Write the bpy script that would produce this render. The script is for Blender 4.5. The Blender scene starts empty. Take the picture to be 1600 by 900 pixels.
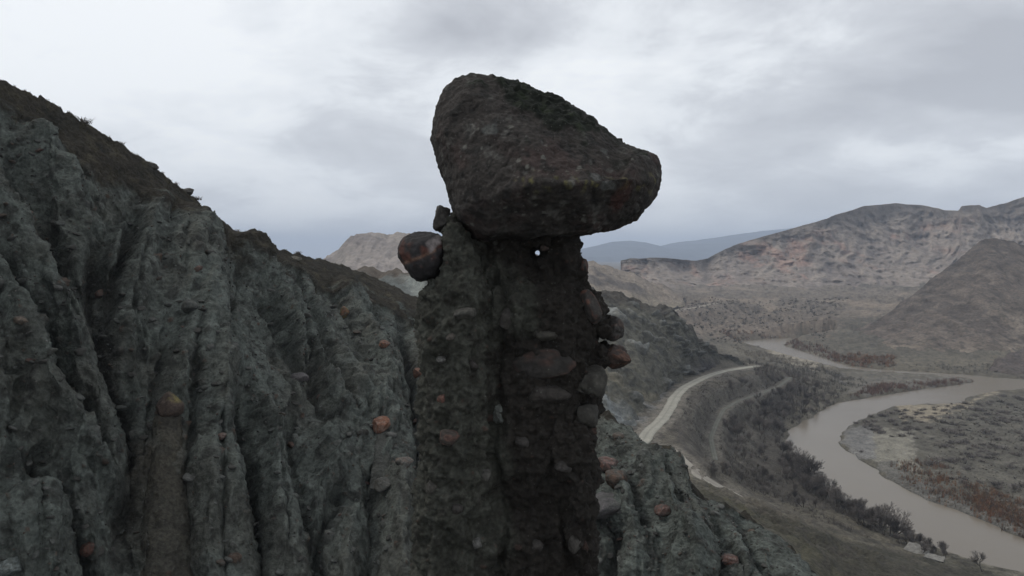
import bpy, bmesh, math, random
import numpy as np
from mathutils import Vector, Matrix

R = math.radians
rng = np.random.default_rng(7)
random.seed(7)
SC = bpy.context.scene
COL = SC.collection

# ------------------------------------------------------------------ camera
CAMZ = 75.0                      # height above the river, metres
F = 1143.0                       # focal length in photo pixels (1600 wide)
PITCH = math.atan(50.0 / F)      # camera looks slightly down
cam = bpy.data.cameras.new("camera")
cam.sensor_width = 36
cam.lens = 36 * F / 1600
cam.clip_start = 0.1
cam.clip_end = 60000
camo = bpy.data.objects.new("camera", cam)
camo.location = (0, 0, CAMZ)
camo.rotation_euler = (math.pi / 2 - PITCH, 0, 0)
COL.objects.link(camo)
SC.camera = camo

# ------------------------------------------------------------------ light
SUN_DIR = Vector((-0.66, 0.14, 0.74)).normalized()     # towards the sun
sun = bpy.data.lights.new("sun", 'SUN')
sun.energy = 1.35
sun.angle = R(16)
sun.color = (1.0, 0.95, 0.88)
suno = bpy.data.objects.new("sun", sun)
suno.rotation_euler = SUN_DIR.to_track_quat('Z', 'Y').to_euler()
suno.location = (0, 0, 400)
COL.objects.link(suno)

world = bpy.data.worlds.new("World")
SC.world = world
world.use_nodes = True
wt = world.node_tree
wt.nodes.clear()


def nd(t, typ, **kw):
    n = t.nodes.new(typ)
    for k, v in kw.items():
        if k in n.inputs.keys():
            n.inputs[k].default_value = v
        else:
            setattr(n, k, v)
    return n


def lk(t, a, b):
    t.links.new(a, b)


def mth(t, op, a, b=None, clamp=False):
    n = t.nodes.new('ShaderNodeMath')
    n.operation = op
    n.use_clamp = clamp
    for i, v in enumerate((a, b)):
        if v is None:
            continue
        if isinstance(v, (int, float)):
            n.inputs[i].default_value = v
        else:
            t.links.new(v, n.inputs[i])
    return n.outputs[0]


def ramp(t, fac, stops):
    n = t.nodes.new('ShaderNodeValToRGB')
    el = n.color_ramp.elements
    while len(el) < len(stops):
        el.new(0.5)
    for e, (p, c) in zip(el, stops):
        e.position = p
        e.color = tuple(c) + (1,) if len(c) == 3 else c
    t.links.new(fac, n.inputs['Fac'])
    return n.outputs['Color']


def mixc(t, fac, a, b, mode='MIX'):
    n = t.nodes.new('ShaderNodeMix')
    n.data_type = 'RGBA'
    n.blend_type = mode
    for sock, v in ((n.inputs[0], fac), (n.inputs[6], a), (n.inputs[7], b)):
        if isinstance(v, (int, float)):
            sock.default_value = v
        elif isinstance(v, tuple):
            sock.default_value = v + (1,) if len(v) == 3 else v
        else:
            t.links.new(v, sock)
    return n.outputs[2]


# overcast sky: Nishita air above a broken deck of cloud, cloud pattern laid on a
# plane overhead so that it flattens towards the horizon
SKY_K = 9.0
tc = nd(wt, 'ShaderNodeTexCoord')
sep = nd(wt, 'ShaderNodeSeparateXYZ')
lk(wt, tc.outputs['Generated'], sep.inputs[0])
zz = mth(wt, 'ADD', mth(wt, 'MAXIMUM', sep.outputs[2], 0.0), 0.27)
cx = mth(wt, 'DIVIDE', sep.outputs[0], zz)
cy = mth(wt, 'DIVIDE', sep.outputs[1], zz)
comb = nd(wt, 'ShaderNodeCombineXYZ')
lk(wt, cx, comb.inputs[0]); lk(wt, cy, comb.inputs[1])
comb.inputs[2].default_value = 3.7


def wnoise(scale, detail, rough, off, dist=0.0):
    mp = nd(wt, 'ShaderNodeMapping')
    mp.inputs['Location'].default_value = off
    lk(wt, comb.outputs[0], mp.inputs[0])
    n = nd(wt, 'ShaderNodeTexNoise')
    n.inputs['Scale'].default_value = scale
    n.inputs['Detail'].default_value = detail
    n.inputs['Roughness'].default_value = rough
    n.inputs['Distortion'].default_value = dist
    lk(wt, mp.outputs[0], n.inputs['Vector'])
    return n.outputs['Fac']


n1 = wnoise(0.95, 5, 0.52, (3.1, 1.4, 0), 0.35)
n2 = wnoise(2.9, 6, 0.58, (7.3, 2.2, 5), 0.3)
n3 = wnoise(0.3, 2, 0.5, (1.3, 8.2, 9))
cl = mth(wt, 'ADD', mth(wt, 'MULTIPLY', n1, 0.52), mth(wt, 'MULTIPLY', n2, 0.36))
cl = mth(wt, 'ADD', cl, mth(wt, 'MULTIPLY', n3, 0.12))


def blob(px, py, r, sgn):
    """a heavier or thinner patch of cloud in a direction of the sky"""
    v = Vector(((px - 800) / F, 1.0, (400 - py) / F)).normalized()
    dn = nd(wt, 'ShaderNodeVectorMath', operation='SUBTRACT')
    lk(wt, tc.outputs['Generated'], dn.inputs[0])
    dn.inputs[1].default_value = v
    sc_ = nd(wt, 'ShaderNodeVectorMath', operation='MULTIPLY')
    lk(wt, dn.outputs[0], sc_.inputs[0])
    sc_.inputs[1].default_value = (1, 1, 2.2)
    ln = nd(wt, 'ShaderNodeVectorMath', operation='LENGTH')
    lk(wt, sc_.outputs[0], ln.inputs[0])
    q = mth(wt, 'SUBTRACT', 1.0, mth(wt, 'DIVIDE', ln.outputs['Value'], r), clamp=True)
    q = mth(wt, 'MULTIPLY', q, mth(wt, 'ADD', n2, 0.35))
    return mth(wt, 'MULTIPLY', q, sgn)


for b in ((1560, 110, 0.22, -0.17), (1320, 140, 0.13, -0.10), (590, 250, 0.17, -0.10), (700, 40, 0.15, -0.08),
          (1180, 320, 0.2, -0.07), (640, 290, 0.12, -0.06),
          (1450, 240, 0.12, 0.12), (480, 310, 0.16, 0.08), (200, 120, 0.3, 0.05), (1100, 110, 0.25, 0.05)):
    cl = mth(wt, 'ADD', cl, blob(*b))
ccol = ramp(wt, cl, [(0.34, (0.38, 0.39, 0.415)), (0.44, (0.52, 0.535, 0.56)), (0.495, (0.66, 0.68, 0.70)),
                     (0.57, (0.755, 0.77, 0.78))])
hz = mth(wt, 'SUBTRACT', 1.0, mth(wt, 'MULTIPLY', mth(wt, 'MAXIMUM', sep.outputs[2], 0.0), 5.0), clamp=True)
ccol = mixc(wt, mth(wt, 'MULTIPLY', hz, 0.55), ccol, (0.655, 0.67, 0.695))
sc1 = mixc(wt, 1.0, ccol, (SKY_K, SKY_K, SKY_K), 'MULTIPLY')
sky = nd(wt, 'ShaderNodeTexSky')
sky.sky_type = 'NISHITA'
sky.sun_disc = False
sky.sun_elevation = math.asin(SUN_DIR.z)
sky.sun_rotation = math.atan2(SUN_DIR.x, SUN_DIR.y)
fin = mixc(wt, 0.95, sky.outputs[0], sc1)
bg = nd(wt, 'ShaderNodeBackground')
bg.inputs['Strength'].default_value = 0.15
lk(wt, fin, bg.inputs['Color'])
wo = nd(wt, 'ShaderNodeOutputWorld')
lk(wt, bg.outputs[0], wo.inputs[0])

SC.view_settings.view_transform = 'Standard'
SC.view_settings.look = 'None'
SC.view_settings.exposure = 0.0
SC.view_settings.gamma = 1.0

# ------------------------------------------------------------------ projection helpers
CP, SP = math.cos(PITCH), math.sin(PITCH)


def Pv(px, py, Y):
    """numpy: point at world depth Y seen at photo pixel (px, py)"""
    px = np.asarray(px, float); py = np.asarray(py, float)
    u = (px - 800) / F; v = (450 - py) / F
    dy = CP + v * SP; dz = -SP + v * CP
    s = Y / dy
    return np.stack(np.broadcast_arrays(u * s, Y + 0 * u, CAMZ + dz * s), -1)


def Gv(px, py, z):
    px = np.asarray(px, float); py = np.asarray(py, float)
    u = (px - 800) / F; v = (450 - py) / F
    dy = CP + v * SP; dz = -SP + v * CP
    s = (np.asarray(z, float) - CAMZ) / dz
    return np.stack(np.broadcast_arrays(u * s, dy * s, CAMZ + dz * s), -1)


def proj(p):
    q = p - np.array([0, 0, CAMZ])
    fwd = q[:, 1] * CP - q[:, 2] * SP
    up = q[:, 1] * SP + q[:, 2] * CP
    fwd = np.where(fwd < 1e-3, 1e-3, fwd)
    return 800 + F * q[:, 0] / fwd, 450 - F * up / fwd


# ------------------------------------------------------------------ noise (numpy)
_perm = np.random.default_rng(11).permutation(256).astype(np.int64)
_perm = np.concatenate([_perm, _perm])
_g = np.random.default_rng(12).normal(size=(256, 3))
_g /= np.linalg.norm(_g, axis=1)[:, None]


def perlin(p):
    i = np.floor(p).astype(np.int64)
    f = p - i
    w = f * f * f * (f * (f * 6 - 15) + 10)
    i &= 255
    out = 0
    for a in (0, 1):
        for b in (0, 1):
            ab = _perm[_perm[(i[:, 0] + a) & 255] + ((i[:, 1] + b) & 255)]
            for c in (0, 1):
                g = _g[_perm[ab + ((i[:, 2] + c) & 255)]]
                d = (f[:, 0] - a) * g[:, 0] + (f[:, 1] - b) * g[:, 1] + (f[:, 2] - c) * g[:, 2]
                wt_ = (w[:, 0] if a else 1 - w[:, 0]) * (w[:, 1] if b else 1 - w[:, 1]) * (w[:, 2] if c else 1 - w[:, 2])
                out = out + d * wt_
    return out * 1.5


def fbm(p, f=1.0, o=4, gain=0.5, off=0.0):
    s = 0; a = 1.0; t = 0
    for k in range(o):
        s = s + a * perlin(p * f + (off + k * 17.3))
        t += a; a *= gain; f *= 2.03
    return s / t


def ridged(p, f=1.0, o=4, gain=0.5, off=0.0):
    s = 0; a = 1.0; t = 0
    for k in range(o):
        s = s + a * (1 - np.abs(perlin(p * f + (off + k * 13.1))) * 2)
        t += a; a *= gain; f *= 2.07
    return s / t


def cells(p, f=1.0, off=0.0, rmax=0.45, keep=0.5):
    """knobs: half-round bumps of random size in random cells; returns height (in metres) and the id hash of the knob"""
    q = p * f + off
    i = np.floor(q).astype(np.int64)
    best = np.zeros(len(q)); hid = np.zeros(len(q))
    for a in (-1, 0, 1):
        for b in (-1, 0, 1):
            for c in (-1, 0, 1):
                ci = i + np.array([a, b, c])
                h = _perm[_perm[_perm[ci[:, 0] & 255] + (ci[:, 1] & 255)] + (ci[:, 2] & 255)]
                jit = _g[h] * 0.3 + 0.5
                rr = _perm[h + 7] / 256.0
                r = np.where(rr < keep, rmax * (0.35 + 0.65 * (_perm[h + 31] / 256.0) ** 2), 0)
                d2 = ((q - ci - jit) ** 2).sum(1)
                hh = np.sqrt(np.maximum(r * r - d2, 0))
                m = hh > best
                best = np.where(m, hh, best); hid = np.where(m, _perm[h + 63] / 256.0, hid)
    return best / f, hid


def sstep(a, b, x):
    t = np.clip((x - a) / (b - a), 0, 1)
    return t * t * (3 - 2 * t)


def poly_dist(px, py, pts):
    """distance to a polyline and the parameter along it"""
    d = np.full(np.shape(px), 1e9); tt = np.zeros(np.shape(px))
    n = len(pts) - 1
    for k in range(n):
        ax, ay = pts[k]; bx, by = pts[k + 1]
        vx, vy = bx - ax, by - ay
        t = np.clip(((px - ax) * vx + (py - ay) * vy) / (vx * vx + vy * vy + 1e-9), 0, 1)
        dd = np.hypot(px - ax - t * vx, py - ay - t * vy)
        m = dd < d
        d = np.where(m, dd, d); tt = np.where(m, (k + t) / n, tt)
    return d, tt


def inside(px, py, pts):
    r = np.zeros(np.shape(px), bool)
    n = len(pts)
    for k in range(n):
        ax, ay = pts[k]; bx, by = pts[(k + 1) % n]
        c = ((ay > py) != (by > py)) & (px < (bx - ax) * (py - ay) / (by - ay + 1e-12) + ax)
        r ^= c
    return r


def mixa(a, b, m):
    return a * (1 - m[:, None]) + np.asarray(b) * m[:, None]


# ------------------------------------------------------------------ object helpers
def tag(o, label=None, cat=None, group=None, kind=None):
    if label: o['label'] = label
    if cat: o['category'] = cat
    if group: o['group'] = group
    if kind: o['kind'] = kind
    return o


def link(o, parent=None):
    COL.objects.link(o)
    if parent is not None:
        o.parent = parent
    return o


def mesh_np(name, V, Q, mat=None, tint=None, smooth=True, tris=False):
    me = bpy.data.meshes.new(name)
    V = np.ascontiguousarray(V, np.float32); Q = np.ascontiguousarray(Q, np.int32)
    k = Q.shape[1]
    me.vertices.add(len(V)); me.vertices.foreach_set('co', V.ravel())
    me.loops.add(Q.size); me.loops.foreach_set('vertex_index', Q.ravel())
    me.polygons.add(len(Q))
    me.polygons.foreach_set('loop_start', np.arange(0, Q.size, k, dtype=np.int32))
    me.polygons.foreach_set('use_smooth', np.full(len(Q), smooth))
    me.update(calc_edges=True)
    if tint is not None:
        set_tint(me, tint)
    if mat is not None:
        me.materials.append(mat)
    return me


def set_tint(me, tint):
    at = me.color_attributes.new('tint', 'FLOAT_COLOR', 'POINT')
    t = np.ones((len(tint), 4), np.float32); t[:, :3] = tint
    at.data.foreach_set('color', t.ravel())


def grid_quads(nr, nc):
    i = np.arange(nr - 1)[:, None] * nc + np.arange(nc - 1)[None, :]
    return np.stack([i, i + nc, i + nc + 1, i + 1], -1).reshape(-1, 4)


def grid_normals(V, nr, nc):
    G = V.reshape(nr, nc, 3)
    du = np.gradient(G, axis=1); dv = np.gradient(G, axis=0)
    n = np.cross(dv, du)
    n /= np.linalg.norm(n, axis=2, keepdims=True) + 1e-9
    return n.reshape(-1, 3)


def co_of(me):
    a = np.empty(len(me.vertices) * 3, np.float32); me.vertices.foreach_get('co', a)
    return a.reshape(-1, 3).astype(float)


def no_of(me):
    a = np.empty(len(me.vertices) * 3, np.float32); me.vertices.foreach_get('normal', a)
    return a.reshape(-1, 3).astype(float)


# ------------------------------------------------------------------ materials
def earth_mat(name, fine=6.0, bump=0.3, dist=0.05, rough=0.95, vary=0.35, spec=0.15, speck=0.0):
    """colour from the mesh's own tint, broken up by fine procedural grain, with bump"""
    m = bpy.data.materials.new(name); m.use_nodes = True
    t = m.node_tree; b = t.nodes['Principled BSDF']
    b.inputs['Roughness'].default_value = rough
    b.inputs['Specular IOR Level'].default_value = spec
    at = nd(t, 'ShaderNodeAttribute'); at.attribute_name = 'tint'
    tc_ = nd(t, 'ShaderNodeTexCoord')
    n = nd(t, 'ShaderNodeTexNoise'); n.inputs['Scale'].default_value = fine
    n.inputs['Detail'].default_value = 7; n.inputs['Roughness'].default_value = 0.65
    lk(t, tc_.outputs['Object'], n.inputs['Vector'])
    n2_ = nd(t, 'ShaderNodeTexNoise'); n2_.inputs['Scale'].default_value = fine * 0.13
    n2_.inputs['Detail'].default_value = 5; n2_.inputs['Roughness'].default_value = 0.6
    lk(t, tc_.outputs['Object'], n2_.inputs['Vector'])
    v = ramp(t, n.outputs['Fac'], [(0.3, (1 - vary,) * 3), (0.7, (1 + vary,) * 3)])
    v2 = ramp(t, n2_.outputs['Fac'], [(0.3, (1 - vary * .6,) * 3), (0.7, (1 + vary * .6,) * 3)])
    c = mixc(t, 1.0, at.outputs['Color'], v, 'MULTIPLY')
    c = mixc(t, 1.0, c, v2, 'MULTIPLY')
    if speck > 0:
        vo = nd(t, 'ShaderNodeTexVoronoi'); vo.inputs['Scale'].default_value = fine * 1.3
        lk(t, tc_.outputs['Object'], vo.inputs['Vector'])
        w = ramp(t, vo.outputs['Distance'], [(0.12, (1, 1, 1)), (0.3, (0, 0, 0))])
        sx = nd(t, 'ShaderNodeSeparateColor'); lk(t, vo.outputs['Color'], sx.inputs[0])
        g = mth(t, 'MULTIPLY', w, mth(t, 'GREATER_THAN', sx.outputs[0], 1 - speck))
        c = mixc(t, mth(t, 'MULTIPLY', g, 0.5), c, (0.10, 0.10, 0.09))
    lk(t, c, b.inputs['Base Color'])
    bp = nd(t, 'ShaderNodeBump'); bp.inputs['Strength'].default_value = bump
    bp.inputs['Distance'].default_value = dist
    lk(t, n.outputs['Fac'], bp.inputs['Height'])
    lk(t, bp.outputs[0], b.inputs['Normal'])
    return m


def flat_mat(name, col, rough=0.9, vary=0.3, scale=3.0):
    m = bpy.data.materials.new(name); m.use_nodes = True
    t = m.node_tree; b = t.nodes['Principled BSDF']
    b.inputs['Roughness'].default_value = rough
    b.inputs['Specular IOR Level'].default_value = 0.1
    tc_ = nd(t, 'ShaderNodeTexCoord')
    oi = nd(t, 'ShaderNodeObjectInfo')
    n = nd(t, 'ShaderNodeTexNoise'); n.inputs['Scale'].default_value = scale
    n.inputs['Detail'].default_value = 4
    lk(t, tc_.outputs['Object'], n.inputs['Vector'])
    v = ramp(t, n.outputs['Fac'], [(0.3, (1 - vary,) * 3), (0.7, (1 + vary,) * 3)])
    rv = mth(t, 'ADD', mth(t, 'MULTIPLY', oi.outputs['Random'], 0.5), 0.75)
    cc = nd(t, 'ShaderNodeCombineXYZ')
    for k in range(3): lk(t, rv, cc.inputs[k])
    c = mixc(t, 1.0, tuple(col), v, 'MULTIPLY')
    c = mixc(t, 1.0, c, cc.outputs[0], 'MULTIPLY')
    lk(t, c, b.inputs['Base Color'])
    return m


M = {}
M['badland'] = earth_mat('badland_clay', fine=6.0, bump=0.95, dist=0.16, vary=0.5, speck=0.12)
M['pillar'] = earth_mat('conglomerate', fine=15.0, bump=0.9, dist=0.05, vary=0.5, speck=0.08)
M['boulder'] = earth_mat('basalt', fine=17.0, bump=0.8, dist=0.03, vary=0.5, spec=0.22, rough=0.88, speck=0.12)
M['stone'] = earth_mat('river_stone', fine=12.0, bump=0.6, dist=0.03, vary=0.45, spec=0.25, rough=0.8, speck=0.05)
M['ground'] = earth_mat('valley_soil', fine=1.5, bump=0.9, dist=0.5, vary=0.5)
M['hill'] = earth_mat('hill_soil', fine=0.55, bump=1.0, dist=1.3, vary=0.48)
M['cliff'] = earth_mat('cliff_rock', fine=0.11, bump=0.8, dist=5.0, vary=0.32)
M['far'] = earth_mat('far_rock', fine=0.004, bump=0.3, dist=30, vary=0.2)
M['road'] = earth_mat('dirt_road', fine=2.5, bump=0.3, dist=0.08, vary=0.18)
M['twig_grey'] = flat_mat('grey_twigs', (0.14, 0.125, 0.114))
M['twig_dark'] = flat_mat('dark_twigs', (0.105, 0.094, 0.087))
M['bark'] = flat_mat('bark', (0.085, 0.075, 0.067))
M['twig_red'] = flat_mat('red_willow', (0.17, 0.07, 0.05))
M['twig_rust'] = flat_mat('rust_willow', (0.20, 0.095, 0.05))
M['twig_pale'] = flat_mat('pale_reeds', (0.23, 0.20, 0.155))
M['brush'] = earth_mat('leafless_brush', fine=3.0, bump=0.0, vary=0.25)
M['grass'] = flat_mat('dry_grass', (0.045, 0.041, 0.027))
M['moss'] = flat_mat('moss_green', (0.018, 0.024, 0.009), vary=0.5, scale=9.0)

# water
wm = bpy.data.materials.new('muddy_water'); wm.use_nodes = True
t = wm.node_tree; b = t.nodes['Principled BSDF']
b.inputs['Roughness'].default_value = 0.24
b.inputs['IOR'].default_value = 1.33
b.inputs['Specular IOR Level'].default_value = 0.38
tcw = nd(t, 'ShaderNodeTexCoord')
nw = nd(t, 'ShaderNodeTexNoise'); nw.inputs['Scale'].default_value = 0.02; nw.inputs['Detail'].default_value = 4
lk(t, tcw.outputs['Object'], nw.inputs['Vector'])
lk(t, ramp(t, nw.outputs['Fac'], [(0.3, (0.138, 0.118, 0.092)), (0.7, (0.16, 0.138, 0.109))]), b.inputs['Base Color'])
nw2 = nd(t, 'ShaderNodeTexNoise'); nw2.inputs['Scale'].default_value = 0.9; nw2.inputs['Detail'].default_value = 5
lk(t, tcw.outputs['Object'], nw2.inputs['Vector'])
bpw = nd(t, 'ShaderNodeBump'); bpw.inputs['Strength'].default_value = 0.25; bpw.inputs['Distance'].default_value = 0.12
lk(t, nw2.outputs['Fac'], bpw.inputs['Height']); lk(t, bpw.outputs[0], b.inputs['Normal'])
M['water'] = wm

# ------------------------------------------------------------------ valley ground
# control points: where the photograph shows the ground, with its height above the river
CTRL = [
    # road and the slope round it
    (1005, 690, 20), (1030, 655, 20.5), (1060, 612, 21), (1100, 590, 19), (1180, 573, 14), (1230, 600, 7), (1245, 640, 3),
    (1150, 630, 14), (1110, 680, 12.5), (1120, 720, 10), (1185, 690, 5), (1160, 600, 16), (1210, 650, 3), (1090, 640, 17),
    (1065, 720, 19), (1095, 745, 17), (1150, 775, 13), (1200, 730, 4), (1250, 760, 3), (1300, 800, 3), (1380, 840, 3),
    (1430, 865, 3), (1500, 888, 2.5), (1560, 903, 2), (1180, 740, 5), (1220, 790, 6),
    # grass hillside
    (1110, 795, 33), (1200, 845, 31), (1300, 905, 28), (1400, 940, 19), (1500, 915, 6), (1350, 870, 12), (1250, 810, 12),
    (1190, 790, 15), (1300, 845, 11), (1600, 960, 4),
    (900, 700, 26), (950, 690, 24), (900, 600, 28), (1010, 600, 25), (1100, 570, 19), (1130, 555, 14),
    # flood plain
    (1280, 640, 1.5), (1320, 600, 1.6), (1420, 600, 1.6), (1500, 700, 1.8), (1600, 750, 1.6), (1450, 680, 1.6), (1340, 690, 1.2),
    (1600, 650, 1.8), (1900, 700, 2), (1900, 900, 2), (1500, 575, 2), (1600, 568, 2.5), (1900, 570, 4), (1230, 560, 2),
    (1160, 545, 2.5), (1250, 540, 1.5), (1320, 560, 2), (1550, 800, 1.4), (2400, 700, 4), (2400, 1000, 4),
    # beyond the far bend
    (1100, 520, 8), (1060, 500, 14), (1200, 505, 12), (1280, 505, 14), (1200, 520, 3), (1000, 470, 24), (1050, 480, 20), (1150, 483, 18),
    (1300, 490, 18), (1400, 490, 20), (1600, 500, 24),
]
cp = Gv([c[0] for c in CTRL], [c[1] for c in CTRL], [c[2] for c in CTRL])
extra = np.array([[x, y, z] for x, y, z in (
    (-400, 100, 40), (-400, 400, 45), (0, 150, 36), (0, 300, 34), (-100, 60, 44), (40, 60, 42), (0, 20, 46), (-50, -60, 50), (150, 20, 22),
    (200, -50, 14), (60, 20, 38), (400, -50, 4), (-800, 900, 50), (0, 900, 30), (0, 1500, 28), (800, 1500, 30), (-1500, 2500, 40),
    (0, 4000, 30), (3000, 4000, 30), (0, 13000, 25), (9000, 13000, 25), (-9000, 13000, 25), (1500, 800, 10), (3000, 0, 10),
    (-3000, 0, 60), (-9000, 3000, 40), (9000, 3000, 30), (70, 50, 31), (85, 80, 29), (60, 85, 33))])
cp = np.vstack([cp, extra])


def warpxy(x, y):
    """compress far distances so one spline serves near and far"""
    r = np.hypot(x, y) + 1e-6
    s = np.log1p(r / 60.0) * 60.0 / r
    return x * s, y * s


_cx, _cy = warpxy(cp[:, 0], cp[:, 1])
_n = len(cp)


def _phi(r2):
    return 0.5 * r2 * np.log(r2 + 1e-9)


_r2 = (_cx[:, None] - _cx) ** 2 + (_cy[:, None] - _cy) ** 2
_A = np.zeros((_n + 3, _n + 3))
_A[:_n, :_n] = _phi(_r2) + np.eye(_n) * 8.0
_A[:_n, _n:] = np.stack([np.ones(_n), _cx, _cy], 1)
_A[_n:, :_n] = _A[:_n, _n:].T
_w = np.linalg.solve(_A, np.concatenate([cp[:, 2], np.zeros(3)]))


def tps(x, y):
    wx, wy = warpxy(x, y)
    out = _w[_n] + _w[_n + 1] * wx + _w[_n + 2] * wy
    for k in range(_n):
        out = out + _w[k] * _phi((wx - _cx[k]) ** 2 + (wy - _cy[k]) ** 2)
    return np.maximum(out, 1.2)


OUTER = [(1900, 1010), (1700, 925), (1600, 897), (1578, 893), (1521, 877), (1464, 858), (1427, 842), (1389, 826), (1359, 808), (1325, 788),
         (1279, 752), (1249, 718), (1230, 690), (1236, 670), (1268, 651), (1306, 630), (1359, 621), (1442, 608), (1500, 601), (1522, 597)]
INNER = [(1900, 603), (1900, 625), (1700, 615), (1600, 609), (1551, 612), (1510, 622), (1502, 632), (1434, 633), (1389, 637), (1368, 645),
         (1340, 658), (1315, 677), (1311, 696), (1351, 722), (1396, 756), (1464, 787), (1521, 808), (1600, 841), (1700, 878), (1900, 950)]
RIV1 = Gv(*np.array(OUTER + [(1530, 588), (1600, 593)] + INNER).T, 0.0)[:, :2]
RIV2 = Gv(*np.array([(1292, 527), (1236, 527), (1180, 531), (1150, 534), (1163, 538), (1194, 545), (1236, 557), (1285, 569.5), (1320, 577.5),
                     (1376, 583), (1467, 588.5), (1529, 594), (1540, 588), (1467, 582.5), (1376, 577), (1325, 571), (1290, 560), (1250, 548), (1222, 539),
                     (1240, 533.5), (1292, 532)]).T, 0.0)[:, :2]
ROADPX = [(985, 706, 20), (1003, 692, 20), (1013, 675, 20.2), (1034, 656, 20.5), (1046, 638, 20.8), (1055, 620, 21), (1067, 607, 20.8), (1085, 597, 20),
          (1104, 588, 19), (1130, 580, 17), (1160, 575, 15.5), (1185, 572, 13.5)]
ROAD = Gv(*np.array(ROADPX).T)
ROADB = Gv(*np.array([(1040, 700, 20), (1062, 718, 19), (1078, 733, 18), (1098, 748, 16.5), (1130, 765, 14), (1165, 785, 12)]).T)
TRACK = Gv(*np.array([(1235, 590, 9), (1215, 605, 9), (1180, 618, 11.5), (1150, 628, 13.5), (1130, 640, 14), (1120, 660, 13), (1110, 685, 12), (1118, 720, 10.5)]).T)
FARROAD = Gv(*np.array([(1040, 487, 22), (1070, 483, 21.5), (1095, 479, 22), (1118, 474, 23)]).T)


def ground_h(x, y, noise=True):
    z0 = tps(x, y)
    p = np.stack([x, y, np.zeros_like(x)], 1)
    z = z0.copy()
    if noise:
        el = np.clip((z0 - 1.6) / 9.0, 0.06, 1)
        far = sstep(500, 2500, y)
        z += el * (fbm(p, 1 / 38., 3, off=3) * 3.4 + (ridged(p, 1 / 17., 3, off=8) - 0.6) * 1.7 * (1 - far))
        z += fbm(p, 1 / 5., 3, off=5) * (0.22 + 0.55 * el) * (1 - far) + far * fbm(p, 1 / 220., 4, off=2) * 9
        z += np.maximum(fbm(p, 1 / 2.3, 2, off=15), 0) * 0.75 * (1 - far)
        z += (ridged(np.stack([x * .8 + y * .5, (y - x) * .25, 0 * x], 1), 1 / 13., 4, .55, off=46) - .6) * 3.4 * sstep(6, 11, z0) * (1 - sstep(24, 30, z0)) * (1 - sstep(420, 520, y))
        z += fbm(p, 1 / 70., 4, .6, off=44) * 9 * sstep(640, 780, y) * sstep(3, 9, z0) * (1 - sstep(1300, 2500, y))
        for line, w, fd in ((ROAD, 4.6, 4.2), (ROADB, 4.0, 3.2), (TRACK, 2.4, 2.6), (FARROAD, 8, 4)):
            d, tt = poly_dist(x, y, line[:, :2])
            idx = np.clip(tt * (len(line) - 1), 0, len(line) - 1)
            rz = np.interp(idx, np.arange(len(line)), line[:, 2])
            m = 1 - sstep(w, w * fd, d)
            z = z * (1 - m) + (rz - .25 * sstep(w * .8, w * 1.6, d)) * m
        z = np.maximum(z, 0.35)
    lo, hi = np.minimum(RIV1.min(0), RIV2.min(0)) - 30, np.maximum(RIV1.max(0), RIV2.max(0)) + 30
    near = (x > lo[0]) & (x < hi[0]) & (y > lo[1]) & (y < hi[1])
    if near.any():
        xs, ys = x[near], y[near]
        wob = fbm(np.stack([xs, ys, 0 * xs], 1), 1 / 9., 3, off=40) * 2.4
        sd = np.full(len(xs), 1e9)
        for poly in (RIV1, RIV2):
            d, _ = poly_dist(xs, ys, np.vstack([poly, poly[:1]]))
            sd = np.minimum(sd, np.where(inside(xs, ys, poly), -d, d))
        sd = sd + wob
        zn = z[near]
        bl = sstep(4, 9, sd)
        bank = np.minimum(zn, 0.05 + sd * 0.45) * (1 - bl) + zn * bl
        z[near] = np.where(sd > 0, np.maximum(bank, 0.03), -0.1 + np.maximum(sd, -8) * 0.25)
    return z


# ------------------------------------------------------------------ ground mesh
cols = np.concatenate([np.arange(-1400, 900, 28), np.arange(900, 1640, 1.75), np.arange(1660, 3000, 16)])
rows = np.concatenate([np.arange(1500, 960, -12), np.arange(960, 560, -1.6), np.arange(560, 470, -.95), np.arange(470, 408, -1.6), [406.5, 405.2]])
Yr = (CAMZ - 10) * F / (rows - 400.0)
XX = (cols[None, :] - 800) / F * Yr[:, None]
YY = np.repeat(Yr[:, None], len(cols), 1)
# continue the sheet behind and beneath the camera
XX = np.vstack([np.repeat([(cols - 800) / F * Yr[0] * 1.0], 1, 0), XX]); YY = np.vstack([np.full((1, len(cols)), -120.0), YY])
gx, gy = XX.ravel(), YY.ravel()
gz = ground_h(gx, gy)
GV = np.stack([gx, gy, gz], 1)
gp = np.stack([gx, gy, 0 * gx], 1)
nA = fbm(gp, 1 / 30., 4, off=21); nB = fbm(gp, 1 / 7., 3, off=25); nC = fbm(gp, 1 / 2.2, 2, off=29)
tint = np.tile(np.array([0.098, 0.088, 0.068]), (len(gx), 1))
el = np.clip((gz - 2) / 10, 0, 1)
tint = mixa(tint, (0.085, 0.076, 0.062), el * 0.7)
tint = mixa(tint, (0.125, 0.115, 0.09), sstep(0.05, 0.4, nA))
tint = mixa(tint, (0.055, 0.05, 0.042), sstep(0.05, 0.35, nB) * 0.7)
tint = mixa(tint, (0.16, 0.15, 0.13), sstep(0.25, 0.5, nC) * 0.4)


zpx, zpy = proj(GV)


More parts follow.
